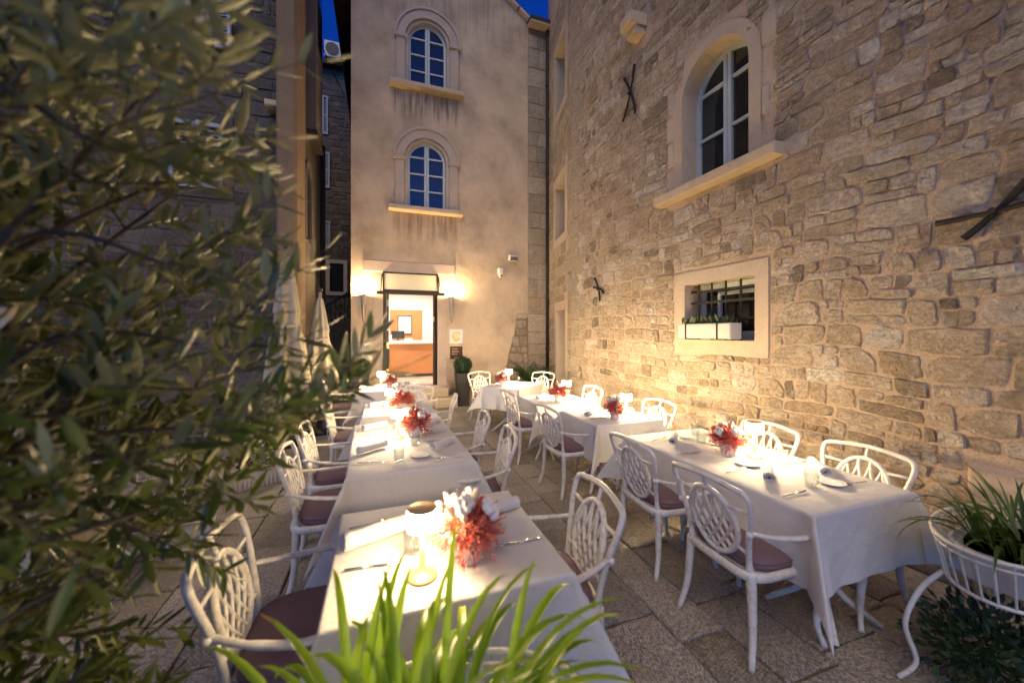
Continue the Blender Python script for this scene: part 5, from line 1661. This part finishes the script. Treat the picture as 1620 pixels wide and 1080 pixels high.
# ------------------------------------------------------------------ wire plant stands and plants
def wire_stand(x, y, rz, ax, ay, ztop, label, plant, nleaf, seed, ptype='spider', leafl=(0.3, 0.55), bot=None, legs=True):
    rnd = random.Random(seed)
    t = thing('wire_planter', label, 'planter', (x, y, 0), rz, 'white wire basket planters')
    el = lambda z, s_=1.0: [(ax * s_ * math.cos(2 * PI * k / 40), ay * s_ * math.sin(2 * PI * k / 40), z) for k in range(41)]
    zb = ztop - 0.20
    MB().tube(el(ztop), 0.009, 6, caps=False).build('rim', 'white_enamel', t, True)
    MB().tube(el(ztop - 0.03, 0.985), 0.005, 5, caps=False).build('rim_wire', 'white_enamel', t, True)
    MB().tube(el(zb, 0.86), 0.008, 6, caps=False).build('base_ring', 'white_enamel', t, True)
    w = MB(); n = 34
    for k in range(n):
        a = 2 * PI * k / n
        c_, s_ = math.cos(a), math.sin(a)
        w.tube([(ax * c_, ay * s_, ztop), (ax * 0.95 * c_, ay * 0.95 * s_, ztop - 0.08), (ax * 0.86 * c_, ay * 0.86 * s_, zb)], 0.0042, 5, caps=False)
    w.build('basket_wires', 'white_enamel', t, True)
    for sx_ in (-1, 1):
        for sy_ in (-1, 1):
            px, py = sx_ * ax * 0.62, sy_ * ay * 0.62
            leg = bez([(px, py, zb), (px * 1.25, py * 1.3, zb - 0.10), (px * 1.42, py * 1.5, zb * 0.5), (px * 1.3, py * 1.35, 0.1), (px * 1.5, py * 1.6, 0.008)], 6)
            MB().tube(leg, 0.011, 7).build('leg', 'white_enamel', t, True)
    # ribbed trough inside
    mb = MB(); vs = []; N = 48
    for sc, z in ((0.60, zb + 0.01), (0.70, ztop - 0.05), (0.72, ztop - 0.04), (0.68, ztop - 0.04), (0.66, ztop - 0.07)):
        for k in range(N):
            a = 2 * PI * k / N; rib = 1 + (0.012 if k % 2 else -0.012)
            vs.append((ax * sc * rib * math.copysign(abs(math.cos(a)) ** 0.6, math.cos(a)), ay * sc * rib * math.copysign(abs(math.sin(a)) ** 0.6, math.sin(a)), z))
    fs = [tuple(range(N - 1, -1, -1))] + [(r_ * N + k, r_ * N + (k + 1) % N, (r_ + 1) * N + (k + 1) % N, (r_ + 1) * N + k) for r_ in range(4) for k in range(N)]
    fs.append([4 * N + k for k in range(N)]); mb.add(vs, fs)
    tr = mb.build('trough', 'planter_white', t)
    MB().lathe([(0.0, 0.0), (1.0, 0.0)], 24, sx=ax * 0.66, sy=ay * 0.66, c=(0, 0, ztop - 0.065)).build('soil', 'soil', t)
    return t
def strap_plant(x, y, z, rz, ax, ay, n, seed, label, lr, mat, wr=(0.012, 0.02), droop=(0.5, 1.5), el=(0.7, 1.45)):
    rnd = random.Random(seed)
    p = thing('strap_leaf_plant', label, 'plant', (x, y, z), rz)
    for k in range(n):
        a = rnd.uniform(0, 2 * PI); rr = math.sqrt(rnd.random())
        b = Vector((ax * rr * math.cos(a), ay * rr * math.sin(a), 0))
        e = rnd.uniform(*el); aa = a + rnd.uniform(-0.8, 0.8)
        d = Vector((math.cos(aa) * math.cos(e), math.sin(aa) * math.cos(e), math.sin(e)))
        mb = MB(); blade(mb, b, d, rnd.uniform(*lr), rnd.uniform(*wr), rnd.uniform(*droop), rnd)
        mb.build('leaf', mat, p, True)
    return p
# foreground spider plant below the camera
wire_stand(0.10, 0.80, 0.0, 0.36, 0.20, 0.80, 'white wire basket stand holding the spider plant in the bottom foreground', 'spider', 0, 1)
strap_plant(0.03, 0.80, 0.76, 0.0, 0.29, 0.13, 110, 12, 'bright green spider plant with long arching leaves in the bottom foreground', (0.26, 0.48), 'spider_leaf', (0.021, 0.034), (0.9, 3.2), (0.45, 1.35))
# right foreground
wire_stand(2.76, 0.84, 0.0, 0.46, 0.26, 0.74, 'white wire basket planter in the lower right corner by the stone wall', 'spider', 0, 2)
strap_plant(2.76, 0.84, 0.70, 0.0, 0.30, 0.15, 120, 13, 'dark green strap-leaved plant in the wire basket at the lower right', (0.2, 0.40), 'strap_leaf', (0.013, 0.021), (0.8, 2.6), (0.5, 1.4))
bush_me = leaf_mesh('bush_leaf', 0.05, 0.024, 'bush_leaf', seg=2)
def bush(name, label, x, y, z, rad, n, seed, sq=(1, 1, 1), group=None, mat='bush_leaf'):
    t = thing(name, label, 'plant', (x, y, z), 0, group)
    rnd = random.Random(seed)
    mb = MB(); leaf_blob(mb, (0, 0, rad * sq[2]), rad, n, bush_me, rnd, sq, shell=0.25)
    tag(mb.build('foliage', mat, t, True), kind='stuff')
    st = MB()
    for k in range(7):
        a = rnd.uniform(0, 6); st.tube([(0, 0, 0), (rad * 0.5 * math.cos(a) * sq[0], rad * 0.5 * math.sin(a) * sq[1], rad * sq[2] * 1.1)], [0.008, 0.003], 5)
    st.build('stems', 'bark', t)
bush('low_shrub', 'dark low shrub on the ground beneath the wire basket at the lower right', 2.66, 0.95, 0.0, 0.24, 900, 21, (1.5, 0.9, 0.8), mat='box_leaf')
# left side planters seen through the olive leaves
wire_stand(-1.50, 5.10, 0.1, 0.34, 0.18, 0.62, 'white wire basket planter standing before the parasol on the left', 'bush', 0, 3)
bush('potted_shrub', 'leafy shrub in the wire basket before the parasol on the left', -1.50, 5.10, 0.56, 0.26, 700, 22, (1.2, 0.8, 0.9))
wire_stand(-1.95, 4.10, 0.3, 0.34, 0.18, 0.62, 'white wire basket planter on the left behind the front left armchair', 'bush', 0, 4)
bush('potted_shrub', 'leafy shrub in the wire basket behind the front left armchair', -1.95, 4.10, 0.56, 0.26, 700, 23, (1.2, 0.8, 0.9))
wire_stand(-2.10, 3.20, 0.2, 0.34, 0.18, 0.62, 'white wire basket planter at the far left beside the nearer parasol', 'bush', 0, 5)
strap_plant(-2.10, 3.20, 0.58, 0.2, 0.24, 0.12, 50, 24, 'grassy green plant in the wire basket beside the nearer parasol', (0.3, 0.5), 'spider_leaf')
def trough(x, y, rz, label, seed):
    t = thing('window_trough', label, 'planter', (x, y, 0), rz, 'white troughs on the paving')
    mb = MB(); vs = []
    for sx_, sy_, z in ((0.27, 0.07, 0.0), (0.31, 0.095, 0.18), (0.32, 0.105, 0.19), (0.295, 0.08, 0.19), (0.29, 0.075, 0.15)):
        vs += [(-sx_, -sy_, z), (sx_, -sy_, z), (sx_, sy_, z), (-sx_, sy_, z)]
    fs = [(3, 2, 1, 0)] + [(i * 4 + k, i * 4 + (k + 1) % 4, i * 4 + 4 + (k + 1) % 4, i * 4 + 4 + k) for i in range(4) for k in range(4)]
    mb.add(vs, fs); mb.build('trough', 'planter_white', t)
    for k in range(15):
        MB().box((-0.28 + k * 0.04, -0.088, 0.09), (0.014, 0.012, 0.15), Euler((R(-8), 0, 0))).build('rib', 'planter_white', t)
    MB().box((0, 0, 0.15), (0.575, 0.145, 0.02)).build('soil', 'soil', t)
trough(-1.55, 3.62, 0.15, 'white ribbed trough on the paving left of the second left table', 1)
bush('trough_plant', 'brownish low plant in the white ribbed trough on the left', -1.55, 3.62, 0.15, 0.17, 260, 25, (1.6, 0.6, 0.9))
trough(-1.25, 4.75, 0.5, 'white ribbed trough under the wire basket near the parasol', 2)
bush('trough_plant', 'sparse low plant in the trough near the parasol', -1.25, 4.75, 0.15, 0.15, 240, 26, (1.6, 0.6, 0.9))
# round pot and bench deep on the left
t = thing('round_pot', 'round grey-brown clay pot at the back left near the house wall', 'pot', (-4.1, 5.6, 0))
MB().lathe([(0.12, 0), (0.24, 0.16), (0.26, 0.34), (0.2, 0.44), (0.22, 0.47), (0.19, 0.47), (0.17, 0.4)], 22).build('body', 'terracotta', t, True)
MB().lathe([(0.0, 0.40), (0.18, 0.40)], 22).build('soil', 'soil', t)
t = thing('garden_bench', 'white slatted bench at the back left behind the olive tree', 'bench', (-4.9, 5.4, 0), 0.1)
for k in range(3): MB().box((0, -0.12 + k * 0.12, 0.46), (1.2, 0.09, 0.025), bevel=0.004).build('seat_slat', 'planter_white', t)
for k in range(3): MB().box((0, 0.24, 0.62 + k * 0.12), (1.2, 0.025, 0.08), bevel=0.004).build('back_slat', 'planter_white', t)
for sx_ in (-0.52, 0.52):
    for sy_ in (-0.14, 0.24): MB().box((sx_, sy_ , 0.22 if sy_ < 0 else 0.45), (0.05, 0.04, 0.44 if sy_ < 0 else 0.9)).build('leg', 'planter_white', t)

# ------------------------------------------------------------------ closed parasols
def parasol(x, y, h0, h1, rtop, rbot, label, seed):
    rnd = random.Random(seed)
    t = thing('closed_parasol', label, 'parasol', (x, y, 0), rnd.uniform(0, 6), 'closed canvas parasols')
    MB().tube([(0, 0, 0.05), (0, 0, h1 + 0.12)], 0.024, 10).build('pole', 'grey_steel', t, True)
    MB().lathe([(0.0, 0.0), (0.26, 0.0), (0.27, 0.05), (0.06, 0.08), (0.04, 0.22), (0.0, 0.22)], 24).build('base', 'iron', t, True)
    MB().ball((0, 0, h1 + 0.14), 0.04, 10, 8).build('finial', 'dark_wood', t, True)
    mb = MB(); N = 72; rows = 22; vs = []
    ph = [rnd.uniform(0, 6) for _ in range(8)]
    for i in range(rows + 1):
        f = i / rows; z = h1 + (h0 - h1) * f
        base = rtop + (rbot - rtop) * f ** 0.8
        if 0.40 < f < 0.52: base *= 0.86
        for k in range(N):
            a = 2 * PI * k / N
            fold = math.sin(a * 6 + ph[0] + f * 0.5) * (0.12 + 0.32 * f) + 0.10 * math.sin(a * 3 + ph[1]) * f
            hem = (0.16 * (1 - math.cos(a * 6 + ph[0] + 0.5)) * 0.5) if i == rows else 0
            r_ = base * (1 + fold)
            vs.append((r_ * math.cos(a + f * 0.5), r_ * math.sin(a + f * 0.5), z - hem))
    fs = [(i * N + k, i * N + (k + 1) % N, (i + 1) * N + (k + 1) % N, (i + 1) * N + k)[::-1] for i in range(rows) for k in range(N)]
    mb.add(vs, fs); can = mb.build('canopy', 'parasol_canvas', t, True)
    zs = h1 + (h0 - h1) * 0.46; rs = (rtop + (rbot - rtop) * 0.46 ** 0.8) * 0.98
    MB().tube([(rs * math.cos(2 * PI * k / 30), rs * math.sin(2 * PI * k / 30), zs) for k in range(31)], 0.012, 6, flat=2.0, caps=False).build('tie_strap', 'parasol_canvas', can, True)
parasol(-1.28, 6.35, 0.55, 2.75, 0.05, 0.27, 'tall closed off-white parasol beside the corner pier of the old house', 1)
parasol(-0.92, 6.95, 0.75, 2.2, 0.04, 0.20, 'smaller closed off-white parasol at the mouth of the lane', 2)
parasol(-1.98, 2.95, 0.30, 1.95, 0.05, 0.30, 'closed pale parasol at the left edge behind the olive tree', 3)

# ------------------------------------------------------------------ olive tree in the left foreground
def olive():
    rnd = random.Random(77)
    t = thing('olive_tree', 'leafy potted olive tree filling the left foreground', 'tree', (-0.95, 0.80, 0))
    O = Vector((-0.95, 0.80, 0))
    MB().lathe([(0.16, 0), (0.2, 0.3), (0.22, 0.32), (0.19, 0.32), (0.18, 0.26)], 22).build('pot', 'terracotta', t, True)
    MB().lathe([(0.0, 0.27), (0.185, 0.27)], 20).build('soil', 'soil', t)
    trunk_path = bez([(0, 0, 0.2), (0.02, 0.02, 0.5), (-0.02, 0.05, 0.85), (0.03, 0.08, 1.2)], 5)
    MB().tube(trunk_path, [0.045 - 0.02 * k / (len(trunk_path) - 1) for k in range(len(trunk_path))], 10).build('trunk', 'bark', t, True)
    big = leaf_mesh('leaf', 0.066, 0.0158, 'olive_leaf', bend=0.10, seg=4)
    limbs = MB(); twigs = MB()
    leaves = []
    def twig(p, d, l, nleaf):
        path = [p.copy()]; q = p.copy(); dd = d.normalized()
        seg = 7
        for i in range(seg):
            dd = (dd + Vector((rnd.uniform(-.18, .18), rnd.uniform(-.18, .18), rnd.uniform(-.16, .10)))).normalized()
            q = q + dd * (l / seg); path.append(q.copy())
        twigs.tube(path, [0.0026 - 0.0017 * i / seg for i in range(seg + 1)], 4, caps=False)
        for k in range(nleaf):
            f = 0.12 + 0.88 * k / nleaf; x = f * seg; i = min(int(x), seg - 1); fr = x - i
            pos = path[i].lerp(path[i + 1], fr); ax_ = (path[i + 1] - path[i]).normalized()
            s1 = ax_.orthogonal().normalized(); s1 = Matrix.Rotation((k // 2) * 1.6 + rnd.uniform(-.4, .4), 3, ax_) @ s1
            for sg in (-1, 1):
                ld = (ax_ * rnd.uniform(0.5, 1.0) + s1 * sg * rnd.uniform(0.6, 1.0) + Vector((0, 0, rnd.uniform(-0.15, 0.2)))).normalized()
                leaves.append((pos, ld, rnd.uniform(-0.7, 0.7), rnd.uniform(0.7, 1.4)))
        leaves.append((q, dd, 0, 0.9))
    ends = []
    top = Vector((0.03, 0.08, 1.2))
    starts = [Vector((-0.01, 0.05, 0.75)), Vector((0.0, 0.06, 0.95)), top]
    targets = []
    for z in (0.45, 0.75, 1.0, 1.25, 1.5, 1.75, 2.0, 2.3, 2.6):
        for k in range(5):
            targets.append(Vector((rnd.uniform(-0.15, (0.40 if z > 1.1 else 0.16) + 0.16 * rnd.random()), rnd.uniform(-0.02, 0.75), z + rnd.uniform(-0.12, 0.12))))
    for k in range(9):
        targets.append(Vector((rnd.uniform(-0.5, 0.1), rnd.uniform(-0.5, 0.6), rnd.uniform(0.8, 2.4))))
    for k in range(14):
        targets.append(Vector((rnd.uniform(-0.1, 0.40), rnd.uniform(-0.05, 0.6), rnd.uniform(0.35, 1.05))))
    for tg in targets:
        s_ = min(starts, key=lambda a: (a - tg).length + (0.4 if a.z > tg.z + 0.4 else 0))
        mid = (s_ + tg) / 2 + Vector((rnd.uniform(-.1, .1), rnd.uniform(-.1, .1), rnd.uniform(0, .12)))
        path = bez([s_, mid, tg], 6)
        limbs.tube(path, [0.013 - 0.0095 * i / (len(path) - 1) for i in range(len(path))], 6, caps=False)
        for i in range(2, len(path)):
            for _ in range(1 + (rnd.random() < 0.22)):
                ax_ = (path[i] - path[i - 1]).normalized()
                d = (ax_ * 0.6 + Vector((rnd.uniform(-1, 1), rnd.uniform(-1, 1), rnd.uniform(-0.6, 0.9)))).normalized()
                twig(path[i], d, rnd.uniform(0.16, 0.32), rnd.randint(5, 9))
        twig(path[-1], (path[-1] - path[-3]), rnd.uniform(0.22, 0.38), 9)
    # a few long sprays reaching out over the tables
    for a, b, c_ in (((0.35, 0.45, 1.05), (0.72, 0.55, 1.45), 12), ((0.3, 0.5, 1.3), (0.62, 0.62, 1.62), 10), ((0.42, 0.1, 1.35), (0.86, 0.0, 1.60), 8), ((0.30, 0.4, 1.6), (0.58, 0.6, 1.85), 9), ((0.3, 0.3, 2.1), (0.58, 0.45, 2.2), 8), 
                   ((0.55, 0.30, 1.62), (0.82, 0.17, 1.78), 8), ((0.5, 0.32, 1.42), (0.80, 0.22, 1.56), 9), ((0.48, 0.4, 1.22), (0.74, 0.30, 1.38), 9), ((0.5, 0.4, 1.5), (0.78, 0.35, 1.66), 8), ((0.66, 0.22, 1.40), (1.0, 0.09, 1.58), 7),
                   ((0.45, 0.10, 2.0), (0.80, -0.02, 2.18), 8), ((0.40, 0.2, 1.95), (0.72, 0.12, 2.12), 8), ((0.42, 0.0, 1.98), (0.72, -0.10, 2.20), 8), ((0.5, 0.25, 1.8), (0.74, 0.22, 1.95), 8), ((0.3, 0.15, 2.2), (0.60, 0.08, 2.32), 8)):
        a, b = Vector(a), Vector(b)
        limbs.tube(bez([top if a.z > 1.1 else starts[0], a * 0.6 + Vector((0, 0, a.z * 0.4)), a], 5), 0.005, 5, caps=False)
        twig(a, b - a, (b - a).length * 1.1, c_)
        for k in range(3): twig(a.lerp(b, k * 0.25), (b - a).normalized() + Vector((rnd.uniform(-.7, .7), rnd.uniform(-.7, .7), rnd.uniform(-.7, .7))), 0.2, 7)
    limbs.build('branches', 'bark', t, True)
    twigs.build('twigs', 'bark', t, True)
    def clear(p):
        w = O + p; q = project(w)
        return w.length > 0 and (Vector((w.x, w.y, w.z - CAM_H)).length > 0.36)
    leaves[:] = [l for l in leaves if clear(l[0])]
    def size(l):
        q = project(O + l[0])
        if not q or not (-20 < q[0] < 1640 and -20 < q[1] < 1100): return 0
        return l[3] / q[2]
    leaves.sort(key=lambda l: -size(l))
    rest = MB()
    for k, (p, d, roll, sc) in enumerate(leaves):
        m = Matrix.Translation(p) @ orient(d, roll) @ Matrix.Scale(sc, 4)
        if k < 300: obj('leaf', big, t, m)
        else: add_mesh_copy(rest, big, m, rnd.random())
    tag(rest.build('foliage', 'olive_leaf', t, True), kind='stuff')
    print('olive leaves', len(leaves))
olive()
